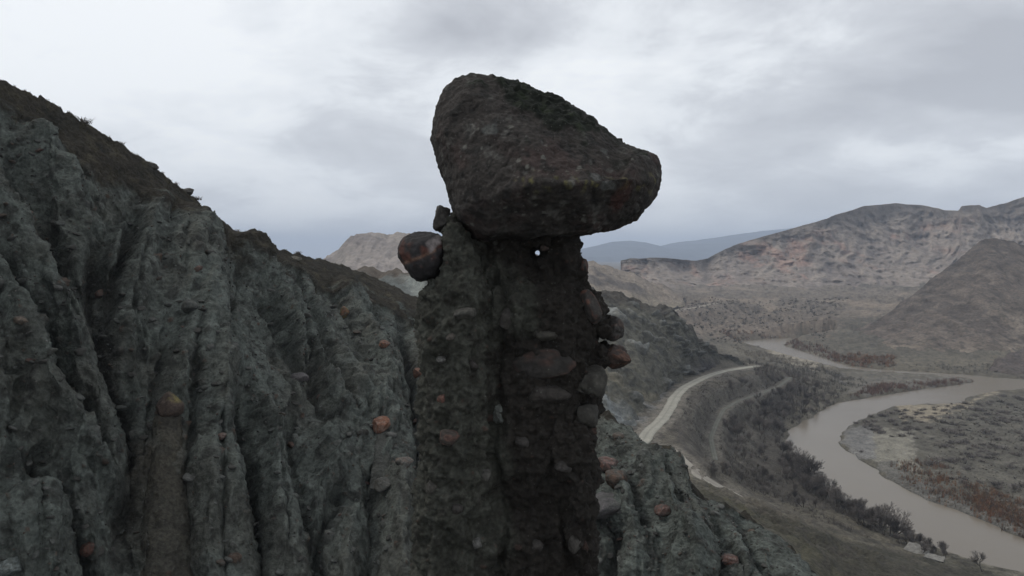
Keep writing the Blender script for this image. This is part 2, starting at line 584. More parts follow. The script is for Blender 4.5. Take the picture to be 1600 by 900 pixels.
def zone(pxpts, z, col, soft=6, k=1.0, nz=0.0):
    """a patch of ground of another material, given by its outline on the land"""
    global tint
    poly = np.array(pxpts, float)
    near = (zpx > poly[:, 0].min() - 20) & (zpx < poly[:, 0].max() + 20) & (zpy > poly[:, 1].min() - 20) & (zpy < poly[:, 1].max() + 20) & (gy > 60)
    d, _ = poly_dist(zpx[near], zpy[near], np.vstack([poly, poly[:1]]))
    sd = np.where(inside(zpx[near], zpy[near], poly), d, -d) + nA[near] * max(soft, 8) * 2 + nB[near] * max(soft, 8) * 2 + nC[near] * 5
    m = sstep(-soft, soft, sd) * k
    if nz:
        m *= sstep(-0.25 * nz, 0.25, nB[near] + 0.5 * nC[near])
    tint[near] = mixa(tint[near], col, m)


zone([(1070, 755), (1130, 775), (1200, 800), (1290, 825), (1350, 842), (1420, 868), (1560, 903), (1700, 1000), (1300, 1000), (1150, 860)], 16, (0.047, 0.044, 0.033), 8, .9)
zone([(1080, 755), (1180, 800), (1230, 835), (1330, 910), (1250, 900), (1150, 830)], 28, (0.085, 0.08, 0.05), 4, 0.5, 1)
zone([(1320, 640), (1500, 615), (1900, 620), (1900, 960), (1600, 838), (1420, 760), (1330, 710)], 1.6, (0.085, 0.079, 0.065), 8, 0.8)
zone([(1500, 640), (1620, 640), (1620, 820), (1450, 760), (1400, 700)], 1.6, (0.115, 0.107, 0.088), 8, 0.6, 1)
zone([(1355, 672), (1425, 672), (1436, 742), (1400, 738), (1360, 718)], 1.4, (0.20, 0.188, 0.155), 3, 0.9)
zone([(1318, 668), (1362, 665), (1368, 718), (1340, 715), (1315, 695)], 1.0, (0.16, 0.156, 0.15), 2, 0.8)
zone([(1400, 632), (1500, 632), (1560, 612), (1440, 660), (1410, 655)], 1.0, (0.25, 0.215, 0.16), 3, 0.9)
zone([(1370, 722), (1400, 730), (1470, 770), (1600, 815), (1600, 842), (1460, 790), (1390, 755)], 1.0, (0.11, 0.105, 0.095), 2, 0.8)
zone([(1295, 585), (1400, 583), (1530, 588), (1520, 598), (1420, 605), (1330, 612)], 1.5, (0.15, 0.14, 0.125), 5, 0.8, 1)
zone([(1190, 536), (1240, 552), (1300, 570), (1270, 574), (1200, 552)], 1.5, (0.28, 0.25, 0.20), 6, 0.9)
zone([(1120, 540), (1165, 532), (1165, 545), (1200, 560), (1150, 562)], 2.5, (0.15, 0.135, 0.105), 8, 0.6)
zone([(1000, 520), (1160, 530), (1290, 525), (1330, 480), (1000, 468)], 14, (0.18, 0.145, 0.115), 12, 0.8)
zone([(1060, 508), (1290, 508), (1320, 484), (1040, 488)], 15, (0.11, 0.092, 0.075), 6, 0.7, 1)
zone([(960, 440), (1340, 445), (1640, 470), (1640, 500), (1330, 498), (1290, 486), (1000, 484)], 18, (0.16, 0.135, 0.11), 5, 0.85)
zone([(1000, 455), (1340, 460), (1330, 500), (1050, 505)], 18, (0.095, 0.083, 0.07), 6, 0.6, 1)
zone([(1340, 560), (1620, 556), (1620, 576), (1380, 578)], 3, (0.13, 0.115, 0.088), 10, 0.8)
zone([(1040, 640), (1065, 615), (1110, 594), (1190, 580), (1245, 600), (1225, 690), (1240, 730), (1330, 805), (1200, 780), (1110, 740), (1060, 700)], 12, (0.062, 0.055, 0.047), 8, .85)
zone([(1060, 640), (1110, 600), (1190, 585), (1200, 640), (1150, 760), (1080, 700)], 12, (0.105, 0.097, 0.082), 4, .7, 1)
zone([(930, 640), (1000, 690), (1050, 600), (1020, 590), (940, 600)], 25, (0.16, 0.16, 0.155), 5, 0.8, 1)
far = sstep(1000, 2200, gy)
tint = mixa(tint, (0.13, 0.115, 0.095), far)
for line, w, col in ((ROAD, 3.6, (0.155, 0.14, 0.118)), (ROADB, 3.8, (0.155, 0.14, 0.118)), (TRACK, 1.6, (0.10, 0.092, 0.078))):
    d, _ = poly_dist(gx, gy, line[:, :2])
    tint = mixa(tint, col, (1 - sstep(w, w + 2.2, d)) * 0.7)
mot = sstep(.02, .3, fbm(gp * np.array([1, 1, 1]), 1 / 3.4, 4, .6, off=61)) * (gy < 900)
tint = mixa(tint, (0.042, 0.037, 0.032), mot * sstep(.6, 2.0, gz) * .65)
kb, hb = cells(gp, 1 / 6.5, 3, .38, .55)
tint = mixa(tint, (0.045, 0.038, 0.034), (kb > .2) * (gy > 330) * (gy < 640) * (gz > 1) * .6)
fv = sstep(640, 760, gy) * (1 - sstep(1300, 2400, gy))
vs = gp * np.array([1, .45, 1])
tint = mixa(tint, (0.055, 0.047, 0.042), sstep(.05, .22, fbm(vs, 1 / 9., 4, .7, off=64)) * fv * .75)
tint = mixa(tint, (0.22, 0.18, 0.14), sstep(.08, .26, fbm(vs, 1 / 45., 3, off=68)) * fv * .6)
wet = (gz < 0.28)
tint[wet] *= 0.75
gme = mesh_np('ground', GV, grid_quads(len(rows) + 1, len(cols))[:, ::-1], M['ground'], tint)
ground = tag(link(bpy.data.objects.new('ground', gme)), kind='structure',
             label='brown scrubby valley floor and banks around the winding river')

# water sheet
def ribbon_poly(name, poly, z, mat):
    bm = bmesh.new()
    c = poly.mean(0)
    vs = [bm.verts.new((q[0], q[1], z)) for q in poly]
    bm.faces.new(vs)
    bmesh.ops.triangulate(bm, faces=bm.faces[:])
    me = bpy.data.meshes.new(name); bm.to_mesh(me); bm.free(); me.materials.append(mat)
    return me


def expand(poly, d):
    a = 0.5 * np.sum(poly[:, 0] * np.roll(poly[:, 1], -1) - np.roll(poly[:, 0], -1) * poly[:, 1])
    e = np.roll(poly, -1, 0) - np.roll(poly, 1, 0)
    n = np.stack([e[:, 1], -e[:, 0]], 1); n /= np.linalg.norm(n, axis=1)[:, None]
    return poly + n * d * (1 if a > 0 else -1)


x0, y0 = np.minimum(RIV1.min(0), RIV2.min(0)) - 20
x1, y1 = np.maximum(RIV1.max(0), RIV2.max(0)) + 20
rme = ribbon_poly('river', np.array([[x0, y0], [x1, y0], [x1, y1], [x0, y1]]), 0.0, M['water'])
tag(link(bpy.data.objects.new('river', rme)), kind='structure', label='muddy grey brown river winding through the valley')


def road_mesh(name, line, width, col, label):
    # resample, lay a strip of quads that follows the bench
    seg = np.concatenate([[0], np.cumsum(np.hypot(*np.diff(line[:, :2], axis=0).T))])
    s = np.arange(0, seg[-1], 1.2)
    c = np.stack([np.interp(s, seg, line[:, k]) for k in range(3)], 1)
    for _ in range(14):
        c[1:-1] = (c[:-2] + c[1:-1] * 2 + c[2:]) / 4
    tn = np.gradient(c[:, :2], axis=0); tn /= np.linalg.norm(tn, axis=1)[:, None]
    nr = np.stack([-tn[:, 1], tn[:, 0]], 1)
    off = np.linspace(-1, 1, 9) * width / 2
    wob = fbm(np.stack([s * 0.15, 0 * s, 0 * s + 3], 1), 1, 3) * 0.7
    V = np.zeros((len(s), 9, 3))
    for k, o in enumerate(off):
        oo = o * (1 + wob * 0.35)
        V[:, k, :2] = c[:, :2] + nr * oo[:, None]
        V[:, k, 2] = c[:, 2] + 0.22 - 0.22 * (abs(o) / (width / 2)) ** 6 - 0.05 * math.exp(-((abs(o) - width * .22) / .35) ** 2)
    V = V.reshape(-1, 3)
    n = fbm(V, 0.5, 3)
    base = np.tile(np.array(col), (len(V), 1)) * (1 + 0.25 * n)[:, None]
    kk = np.tile(np.abs(np.linspace(-1, 1, 9)), len(s))
    base = mixa(base, np.array(col) * 0.72, np.exp(-(kk / 0.16) ** 2) * 0.8)
    base = mixa(base, np.array(col) * 0.7, sstep(0.75, 1.0, kk) * 0.8)
    me = mesh_np(name, V, grid_quads(len(s), 9), M['road'], base)
    return tag(link(bpy.data.objects.new(name, me)), kind='structure', label=label)


road_mesh('road', ROAD, 4.3, (0.26, 0.25, 0.215), 'pale dirt road curving up the slope beside the grey hill')
road_mesh('road', ROADB, 4.8, (0.24, 0.222, 0.192), 'short pale stretch of dirt road showing below the badland spur')
road_mesh('track', TRACK, 1.7, (0.105, 0.105, 0.09), 'faint narrow track looping through the scrub below the road')
road_mesh('road', FARROAD, 6, (0.24, 0.215, 0.18), 'short pale road line on the far valley floor')


# ------------------------------------------------------------------ hills
def curve(pts, x):
    pts = np.array(pts, float)
    return [np.interp(x, pts[:, 0], pts[:, k]) for k in range(1, pts.shape[1])]


def hill(name, label, top, bot, nu, nv, fn, mat, back=(1.0, 0.6), nb=14, sag=0.0, tpow=1.0, kind='structure', sink=0.0, dpow=None):
    """a hill side spanned between its crest line and its foot line (photo pixel, depth), with a back slope"""
    px = np.linspace(top[0][0], top[-1][0], nu)
    ty, td = curve(top, px); by, bd = curve(bot, px)
    T = Pv(px, ty, td); B = Pv(px, by, bd)
    B[:, 2] -= sink
    tt = np.linspace(0, 1, nv) ** tpow
    drop = (T[:, 2] - B[:, 2])
    rowsV = []
    for k in range(nb, 0, -1):
        s = (k / nb) ** 1.5
        q = T.copy(); L = np.maximum(drop, 1)
        q[:, 1] += s * L * back[0] * 2; q[:, 2] -= s * L * back[1] * 2 * s ** 0.3
        q[:, 0] *= q[:, 1] / T[:, 1]
        rowsV.append(q)
    for t_ in tt:
        q = T * (1 - t_) + B * t_
        if dpow:
            q = Pv(px, ty * (1 - t_) + by * t_, td + (bd - td) * t_ ** dpow)
        q[:, 2] -= sag * drop * 4 * t_ * (1 - t_)
        rowsV.append(q)
    V = np.concatenate(rowsV, 0)
    nr = nb + nv
    tpar = np.concatenate([np.repeat(-(np.arange(nb, 0, -1) / nb), nu), np.repeat(tt, nu)])
    upar = np.tile(np.linspace(0, 1, nu), nr)
    nrm = grid_normals(V, nr, nu)
    nrm *= np.sign(nrm[:, 2].mean() or 1)
    V2, tint_ = fn(V, nrm, tpar, upar)
    me = mesh_np(name, V2, grid_quads(nr, nu), mat, tint_)
    o = tag(link(bpy.data.objects.new(name, me)), kind=kind, label=label)
    return o, V2, nr, nu


# the two blue ranges
def fn_far(V, N, t_, u):
    h = fbm(V, 1 / 900., 5, off=4)
    V2 = V + N * ((ridged(V, 1 / 700., 5, off=1) - 0.6) * 55 * sstep(-1, .1, t_) * (0.25 + 0.75 * sstep(0, .15, t_)))[:, None]
    tint_ = np.tile(np.array([0.075, 0.08, 0.085]), (len(V), 1)) * (1 + 0.5 * h)[:, None]
    return V2, tint_


hill('far_mountain', 'distant blue mountain, the lower left of the far range',
     [(840, 402, 7600), (880, 395, 7600), (915, 388, 7600), (950, 379, 7600), (985, 375.5, 7600), (1010, 379, 7600), (1050, 389, 7600), (1120, 400, 7600)],
     [(840, 420, 5600), (1120, 420, 5600)], 160, 50, fn_far, M['far'])
hill('far_mountain', 'distant blue mountain range rising behind the pale canyon cliffs',
     [(980, 398, 8600), (1025, 386, 8600), (1060, 378, 8600), (1100, 373, 8600), (1140, 367, 8600), (1190, 361, 8600), (1240, 356, 8600), (1400, 352, 8600), (1800, 350, 8600), (2300, 370, 8600)],
     [(980, 420, 6300), (2300, 420, 6300)], 300, 50, fn_far, M['far'])


# pale canyon cliffs and mountain on the right
def fn_cliff(V, N, t_, u):
    face = sstep(0.0, 0.10, t_) * (1 - sstep(0.7, 1.0, t_))
    rx = V[:, 0] * 1150 / np.maximum(V[:, 1], 500)
    warp = np.stack([fbm(V, 1 / 120., 3, off=k * 9) for k in range(3)], 1) * 45
    pz = np.stack([rx, V[:, 1] * .10, V[:, 2] * .6], 1)
    rb = ridged(pz + warp, 1 / 70., 5, 0.58, off=3)
    rb2 = ridged(pz + warp * .6, 1 / 24., 4, 0.6, off=6)
    big = fbm(V, 1 / 240., 3, off=14)
    led = np.abs(((V[:, 2] + fbm(V, 1 / 70., 3, off=18) * 30) / 24.0) % 1 - 0.5) * 2
    a = (0.12 + 0.88 * face)
    iso = ridged(V * np.array([1, .35, 1.2]), 1 / 28., 4, .6, off=9)
    d = (rb - 0.55) * 32 * a + (rb2 - 0.55) * 15 * a + (iso - .55) * 9 * a + big * 22 * face + sstep(.3, .7, led) * 5 * face * sstep(-.2, .2, big)
    D = np.array([-0.35, -0.92, 0.1])
    V2 = V + D * (d)[:, None]
    V2[:, 2] += fbm(V, 1 / 30., 3, off=31) * 2.2 * sstep(-1, -.0, t_) - 22 * sstep(.86, 1, t_)
    V3 = V2 * np.array([1, .3, 1])
    n1_ = fbm(V3, 1 / 110., 4, off=51); n2_ = fbm(V3, 1 / 20., 4, .6, off=55)
    hgt = V[:, 2] - CAMZ
    base = np.tile(np.array([0.26, 0.220, 0.185]), (len(V), 1))
    base = mixa(base, (0.185, 0.158, 0.142), sstep(0.0, 0.25, .60 - rb + n2_ * .3) * .6)  # shading between the ribs put into the rock colour
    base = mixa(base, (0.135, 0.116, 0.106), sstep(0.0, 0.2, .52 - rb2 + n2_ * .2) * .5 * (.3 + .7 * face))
    base = mixa(base, (0.33, 0.285, 0.24), sstep(0.05, 0.3, rb2 - .68) * .5)  # rib crests paler, same painted shading
    base = mixa(base, (0.33, 0.19, 0.14), sstep(0.06, 0.26, fbm(V3, 1 / 70., 4, off=58)) * sstep(-0.25, 0.15, n2_) * (1 - sstep(50, 75, hgt)) * .5)
    base = mixa(base, (0.125, 0.108, 0.093), sstep(0.2, 0.04, t_) * sstep(-.3, .2, n1_ + .25) * .8)
    base = mixa(base, (0.20, 0.175, 0.145), sstep(0.72, 0.95, t_ + n2_ * .12) * .8)
    base *= (.88 * (1 + 0.22 * n2_))[:, None]
    return V2, base


CT = [(970, 407, 1250), (985, 403.5, 1250), (1000, 404, 1240), (1030, 402.5, 1240), (1060, 405, 1250), (1085, 407, 1270), (1105, 404, 1290), (1120, 396, 1290), (1135, 388, 1290), (1165, 377, 1300), (1200, 367, 1300), (1230, 359, 1300),
      (1262, 350, 1300), (1290, 342, 1310), (1320, 331, 1330), (1350, 322, 1360), (1400, 317.5, 1380), (1440, 321, 1380), (1475, 328, 1340), (1498, 330, 1300), (1502, 322, 1280), (1530, 320.5, 1280),
      (1540, 325, 1300), (1570, 318, 1300), (1600, 308, 1280), (1660, 296, 1250), (1800, 290, 1200), (2300, 320, 1100)]
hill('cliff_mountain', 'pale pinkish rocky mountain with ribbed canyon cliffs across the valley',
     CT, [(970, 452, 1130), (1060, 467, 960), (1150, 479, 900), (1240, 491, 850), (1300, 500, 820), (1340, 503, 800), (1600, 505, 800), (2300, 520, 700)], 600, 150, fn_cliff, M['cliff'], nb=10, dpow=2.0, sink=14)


# tan spur in front of the cliffs, seen just right of the pillar
def fn_tan(V, N, t_, u):
    n1_ = fbm(V, 1 / 60., 4, off=71); n2_ = ridged(V * np.array([1, .35, .4]), 1 / 26., 4, off=75)
    V2 = V + N * ((n2_ - .6) * 6 * sstep(-1, .1, t_))[:, None]
    base = np.tile(np.array([0.185, 0.155, 0.125]), (len(V), 1))
    base = mixa(base, (0.095, 0.082, 0.072), sstep(0.05, 0.3, n1_ + .3 * (n2_ - .5)))
    base = mixa(base, (0.19, 0.165, 0.125), sstep(.5, .9, t_) * .7)
    return V2, base


hill('tan_hill', 'small tan hill with a dark crest sloping down behind the pillar',
     [(780, 396, 900), (880, 399, 900), (905, 404, 880), (928, 404, 860), (940, 412, 850), (960, 419, 850), (985, 425, 850), (1010, 434, 850), (1040, 447, 850), (1070, 462, 850)],
     [(780, 470, 600), (920, 470, 620), (1000, 480, 700), (1070, 480, 780)], 260, 90, fn_tan, M['hill'], nb=8)


# dark cone hill
def fn_mound(V, N, t_, u):
    a_, b_ = fn_tan(V, N, t_, u)
    return a_, b_ * np.array([.5, .5, .55]) * (1 + .5 * fbm(V, 1 / 7., 3, off=78))[:, None]


def fn_cone(V, N, t_, u):
    n1_ = fbm(V, 1 / 90., 4, off=81); n2_ = fbm(V, 1 / 14., 4, off=83)
    rg = ridged(V * np.array([1, .3, .4]), 1 / 24., 5, .6, off=85)
    craggy = sstep(0.40, .65, u) * sstep(0.3, .7, t_) + sstep(0.45, 0.6, u) * sstep(.15, 0, np.abs(t_)) * .4
    V2 = V + N * (((rg - .6) * (3.2 + 7 * craggy) + n1_ * 4 + n2_ * .8) * sstep(-1, .05, t_))[:, None]
    kn, hid = cells(V, 1 / 11., 2, .3, .35)
    V2 += N * (kn * .35)[:, None]
    base = np.tile(np.array([0.118, 0.097, 0.080]), (len(V), 1))
    fn_ = fbm(V * np.array([1, .5, 1]), 1 / 5., 3, off=88)
    fsc = sstep(.0, .3, fn_)
    base = mixa(base, (0.08, 0.066, 0.056), sstep(0.6, 0.0, t_) * .8)
    base = mixa(base, (0.16, 0.135, 0.105), sstep(.45, .8, t_) * sstep(-.2, .2, n1_) * (1 - craggy).clip(0, 1) * .8)
    base = mixa(base, (0.075, 0.065, 0.06), sstep(.45, .75, rg) * craggy.clip(0, 1) * .8)
    base = mixa(base, (0.05, 0.045, 0.04), (kn > 0.3) * .7)
    base = mixa(base, (0.05, 0.043, 0.038), fsc * .7)
    base = mixa(base, (0.065, 0.055, 0.048), sstep(.52, .3, rg) * .6)
    base = mixa(base, (0.17, 0.145, 0.12), sstep(.1, .3, fbm(V * np.array([1, 1, 3]), 1 / 12., 4, .6, off=89)) * .45)
    base *= (1 + .45 * n2_)[:, None]
    return V2, base


hill('cone_hill', 'dark brown conical hill rising behind the river on the right',
     [(1255, 552, 575), (1285, 540, 600), (1320, 525, 620), (1350, 507, 640), (1385, 488, 650), (1420, 462, 660), (1450, 440, 670), (1475, 421, 680), (1500, 403, 690), (1520, 386, 700), (1535, 375, 700),
      (1553, 371, 700), (1570, 374, 700), (1600, 383, 690), (1640, 393, 680), (1750, 410, 650), (1950, 430, 600), (2300, 480, 560)],
     [(1255, 556, 560), (1300, 563, 520), (1400, 566, 505), (1600, 568, 495), (2300, 572, 480)], 440, 150, fn_cone, M['hill'], nb=12, sag=0.035, sink=2)

# small craggy foot at the far right
hill('rocky_mound', 'low rocky mound at the foot of the dark conical hill, at the right edge',
     [(1545, 572, 470), (1560, 562, 475), (1580, 551, 480), (1600, 543, 485), (1640, 532, 490), (1700, 535, 490), (1800, 572, 470)],
     [(1545, 580, 455), (1600, 586, 440), (1800, 590, 430)], 110, 40, fn_mound, M['hill'], nb=8, sink=5)


# mesa behind on the left and the pale teal slope in front of it
def fn_mesa(V, N, t_, u):
    n1_ = fbm(V, 1 / 60., 4, off=91); rg = ridged(V * np.array([1, .25, .4]), 1 / 36., 4, off=95)
    V2 = V + N * (((rg - .6) * 11 + n1_ * 6) * sstep(-1, .2, t_))[:, None]
    base = np.tile(np.array([0.235, 0.205, 0.183]), (len(V), 1))
    base = mixa(base, (0.14, 0.122, 0.115), sstep(.25, .05, np.abs(t_ - .12)) * sstep(-.1, .2, n1_) * .8)
    base = mixa(base, (0.25, 0.22, 0.19), sstep(.05, .3, -n1_) * .6)
    return V2, base * (1 + .25 * n1_)[:, None]


hill('mesa', 'pale flat-topped hill on the skyline left of the pillar',
     [(440, 416, 1000), (500, 402, 1000), (518, 396, 1000), (532, 385, 1000), (545, 372, 1000), (556, 367, 1000), (575, 363, 1000), (592, 362, 1000), (640, 362.5, 1000), (668, 366, 1000), (690, 374, 1000), (730, 388, 1000), (800, 402, 1000), (840, 408, 1000)],
     [(440, 445, 800), (840, 450, 800)], 260, 90, fn_mesa, M['cliff'], nb=8)


def gully_disp(px, py, lines):
    """V-shaped channels along polylines given on the slope; returns depth factor 0..1 per channel, max-combined with widths"""
    out = np.zeros_like(px)
    for pts, w, a in lines:
        pts = np.array(pts, float)
        m = (px > pts[:, 0].min() - 4 * w) & (px < pts[:, 0].max() + 4 * w) & (py > pts[:, 1].min() - 4 * w) & (py < pts[:, 1].max() + 4 * w)
        if not m.any(): continue
        d, tt = poly_dist(px[m], py[m], pts)
        taper = np.clip(tt * 5, 0, 1) * np.clip((1 - tt) * 6, 0.15, 1)
        v = a * taper * (0.50 * np.exp(-(d / w * 1.8) ** 1.3) + 0.50 * np.maximum(0, 1 - d / (w * 3.3 + 8)))
        out[m] = np.maximum(out[m], v)
    return out


def clay_tint(V, px, py, base, kn, hid, off=0):
    n1_ = fbm(V, 1 / 7., 4, off=101 + off); n2_ = fbm(V, 1 / 1.6, 4, off=105 + off); n3_ = fbm(V, 1.4, 3, off=109 + off)
    c = np.tile(np.array(base), (len(V), 1))
    c = mixa(c, (0.070, 0.068, 0.058), sstep(-0.05, 0.3, n1_) * .55)
    c = mixa(c, (0.05, 0.051, 0.046), sstep(0.0, 0.3, n2_) * .5)
    c = mixa(c, (0.105, 0.116, 0.107), sstep(0.05, 0.35, -n2_) * .4)
    c = mixa(c, (0.026, 0.026, 0.024), sstep(.05, .3, n3_) * .7)
    k = sstep(0.0, 0.05, kn)
    stone = np.where(hid[:, None] < 0.12, [[0.09, 0.056, 0.042]], np.where(hid[:, None] < 0.55, [[0.05, 0.047, 0.042]], [[0.085, 0.086, 0.08]]))
    return c * (1 - k[:, None] * .65) + stone * k[:, None] * .65


def fn_back(V, N, t_, u):
    px, py = proj(V)
    n2_ = fbm(V, 1 / 6., 4, off=122)
    rg = ridged(V * np.array([1, .3, .3]), 1 / 7., 4, off=125)
    V2 = V + N * (((rg - .6) * 2.2 + n2_ * .8) * sstep(-.4, .1, t_))[:, None]
    base = np.tile(np.array([0.10, 0.108, 0.103]), (len(V), 1))
    base = mixa(base, (0.085, 0.072, 0.06), sstep(.22, .06, t_ + n2_ * .15))
    pale = sstep(26, 8, np.abs(px - 648 - (py - 440) * .45)) * sstep(428, 440, py) * sstep(500, 465, py)
    base = mixa(base, (0.20, 0.215, 0.20), pale * sstep(-.4, .1, n2_) * .8)
    base = mixa(base, (0.06, 0.056, 0.05), sstep(.1, .35, n2_) * .5)
    return V2, base


hill('clay_ridge', 'grey green clay ridge below the flat-topped hill, left of the pillar',
     [(440, 425, 150), (520, 416, 150), (560, 418.5, 150), (600, 421, 145), (640, 425, 140), (672, 431, 135), (720, 440, 130), (800, 455, 125), (860, 480, 120)],
     [(440, 520, 95), (860, 620, 90)], 180, 80, fn_back, M['badland'], back=(1.2, .5), nb=10)


# grey rocky hill right of the pillar, above the road
def fn_mid(V, N, t_, u):
    px, py = proj(V)
    n1_ = fbm(V, 1 / 26., 4, off=131); n2_ = fbm(V, 1 / 5., 4, off=133)
    # beds dipping to the right: rock outcrops follow them
    bed = V[:, 2] + V[:, 0] * 0.42 + n1_ * 4
    bb = fbm(np.stack([V[:, 0] * .035, V[:, 1] * .035, bed * .22], 1), 1, 4, off=137)
    outc = sstep(0.08, 0.26, bb)
    rg = ridged(V * np.array([1, 1, .5]), 1 / 16., 4, off=139)
    V2 = V + N * ((outc * 2.8 + (rg - .6) * 4.6 + n1_ * 2 + n2_ * 1.1) * sstep(-.6, .05, t_) * (1 - .85 * sstep(.8, 1.0, t_)))[:, None]
    base = np.tile(np.array([0.088, 0.084, 0.068]), (len(V), 1))
    base = mixa(base, (0.045, 0.044, 0.038), sstep(.0, .25, n2_ + .3 * (rg - .6)) * .8)
    base = mixa(base, (0.175, 0.18, 0.17), outc * sstep(-.35, .1, n2_ + (985 - px) / 500) * .85)
    base = mixa(base, (0.062, 0.054, 0.046), sstep(.14, .02, t_) * .8)
    pale = sstep(30, 8, np.abs(py - (632 + (px - 930) * .62))) * sstep(1010, 960, px)
    base = mixa(base, (0.17, 0.18, 0.178), pale * sstep(-.2, .15, n2_ + .1) * .9)
    tanp = sstep(9, 3, np.abs(py - (585 + (px - 940) * .45))) * sstep(1040, 1015, px)
    base = mixa(base, (0.15, 0.135, 0.10), tanp * .7)
    dk = np.exp(-(((px - 1108) / 26) ** 2 + ((py - 580) / 20) ** 2))
    base = mixa(base, (0.045, 0.04, 0.045), dk * .8)
    return V2, base


hill('rocky_hill', 'grey green rocky hillside above the curving dirt road, right of the pillar',
     [(720, 452, 325), (820, 448, 330), (900, 446, 340), (945, 452, 350), (965, 456, 352), (990, 463, 355), (1012, 474, 358), (1035, 484, 360), (1060, 497, 362), (1078, 508, 375), (1086, 517, 378), (1092, 530, 382),
      (1105, 537, 390), (1122, 548, 398), (1140, 556, 408), (1165, 566, 420), (1185, 569, 430)],
     [(720, 730, 180), (820, 720, 190), (930, 712, 200), (970, 700, 210), (994, 680, 224), (1010, 655, 240), (1027, 632, 262), (1043, 609, 288), (1068, 592, 322), (1096, 582, 352), (1138, 573, 395), (1185, 570, 425)],
     360, 210, fn_mid, M['hill'], back=(0.9, .5), nb=10, sink=5.0)

# ------------------------------------------------------------------ the near badland slope
TOP = [(-700, -190, 20), (-400, -60, 27), (-200, 25, 34), (-100, 75, 38), (0, 125, 42), (40, 141, 44), (80, 160, 46), (100, 174, 46), (130, 191, 47), (165, 212, 48), (190, 225, 49), (215, 243, 50), (240, 258, 51), (262, 278, 52), (290, 297, 53),
       (310, 316, 54), (335, 336, 56), (370, 359, 58), (400, 373, 61), (430, 386, 64), (460, 396, 67), (490, 402, 70), (520, 409, 73), (545, 417, 75), (570, 427, 77), (600, 440, 78), (630, 455, 78), (660, 472, 76), (700, 498, 72),
       (760, 540, 64), (820, 580, 56), (880, 612, 49), (925, 638, 44), (950, 648, 42), (968, 657, 41), (985, 668, 40.5), (1000, 688, 40), (1016, 697, 40), (1035, 696, 39.5), (1050, 699, 39), (1060, 706, 38.5), (1070, 730, 38), (1078, 752, 38), (1090, 768, 38),
       (1110, 784, 37.5), (1140, 793, 37), (1165, 802, 36.5), (1190, 824, 36), (1215, 852, 35), (1245, 890, 34), (1300, 960, 32), (1400, 1090, 29), (1550, 1300, 26)]
NU = 700
px_ = np.unique(np.concatenate([np.linspace(-700, -60, 60), np.linspace(-60, 1270, NU - 130), np.linspace(1270, 1550, 30)]))
NU = len(px_)
ty_, td_ = curve(TOP, px_)
# soften the interpolation a little
bot_py = np.interp(px_, [-700, 0, 1250, 1400, 1550], [980, 980, 980, 1120, 1330])
bot_d = np.interp(px_, [-700, 0, 300, 660, 930, 1250, 1550], [19, 25, 29, 30, 29, 27, 24.5])
T_ = Pv(px_, ty_, td_); B_ = Pv(px_, bot_py, bot_d)
NV = 440
tt_ = np.linspace(0, 1, NV)
rowsV = []; rt = []
NB = 16
for k in range(NB, 0, -1):
    s = k / NB
    q = T_.copy(); q[:, 1] += s ** 1.4 * 60; q[:, 0] *= 1 + 0.35 * s
    q[:, 2] -= 2.0 * s + 44 * s ** 1.3 * np.clip((T_[:, 2] - 20) / 50, .3, 1.3)
    rowsV.append(q); rt.append(np.full(NU, -s))
for t__ in tt_:
    q = T_ * (1 - t__) + B_ * t__
    # rounded shoulder at the crest, then a steep straight face
    q += np.array([0.25, -0.6, 0.5]) * (np.sin(np.clip(t__ * 1.0, 0, 1) * math.pi) * 2.2)
    rowsV.append(q); rt.append(np.full(NU, t__))
NE = 26
for k in range(1, NE + 1):       # apron running forward under the camera
    s = k / NE
    q = B_.copy()
    q[:, 1] = B_[:, 1] * (1 - s) + (-14) * s
    q[:, 2] = B_[:, 2] - 2.0 * np.sin(s * math.pi / 2) * 1.0
    q[:, 0] = B_[:, 0] * (1 - .1 * s)
    rowsV.append(q); rt.append(np.full(NU, 1 + s))
SV = np.concatenate(rowsV, 0); tS = np.concatenate(rt)
nrS = NB + NV + NE
gpx, gpy = proj(SV)
face = (tS >= 0) & (tS <= 1)
tyS = np.tile(ty_, nrS)
below = gpy - tyS                                  # how far under the crest (photo px)
wobx = fbm(SV, 1 / 3.0, 3, off=150) * 9
woby = fbm(SV, 1 / 3.0, 3, off=153) * 9
wx_, wy_ = gpx + wobx, gpy + woby
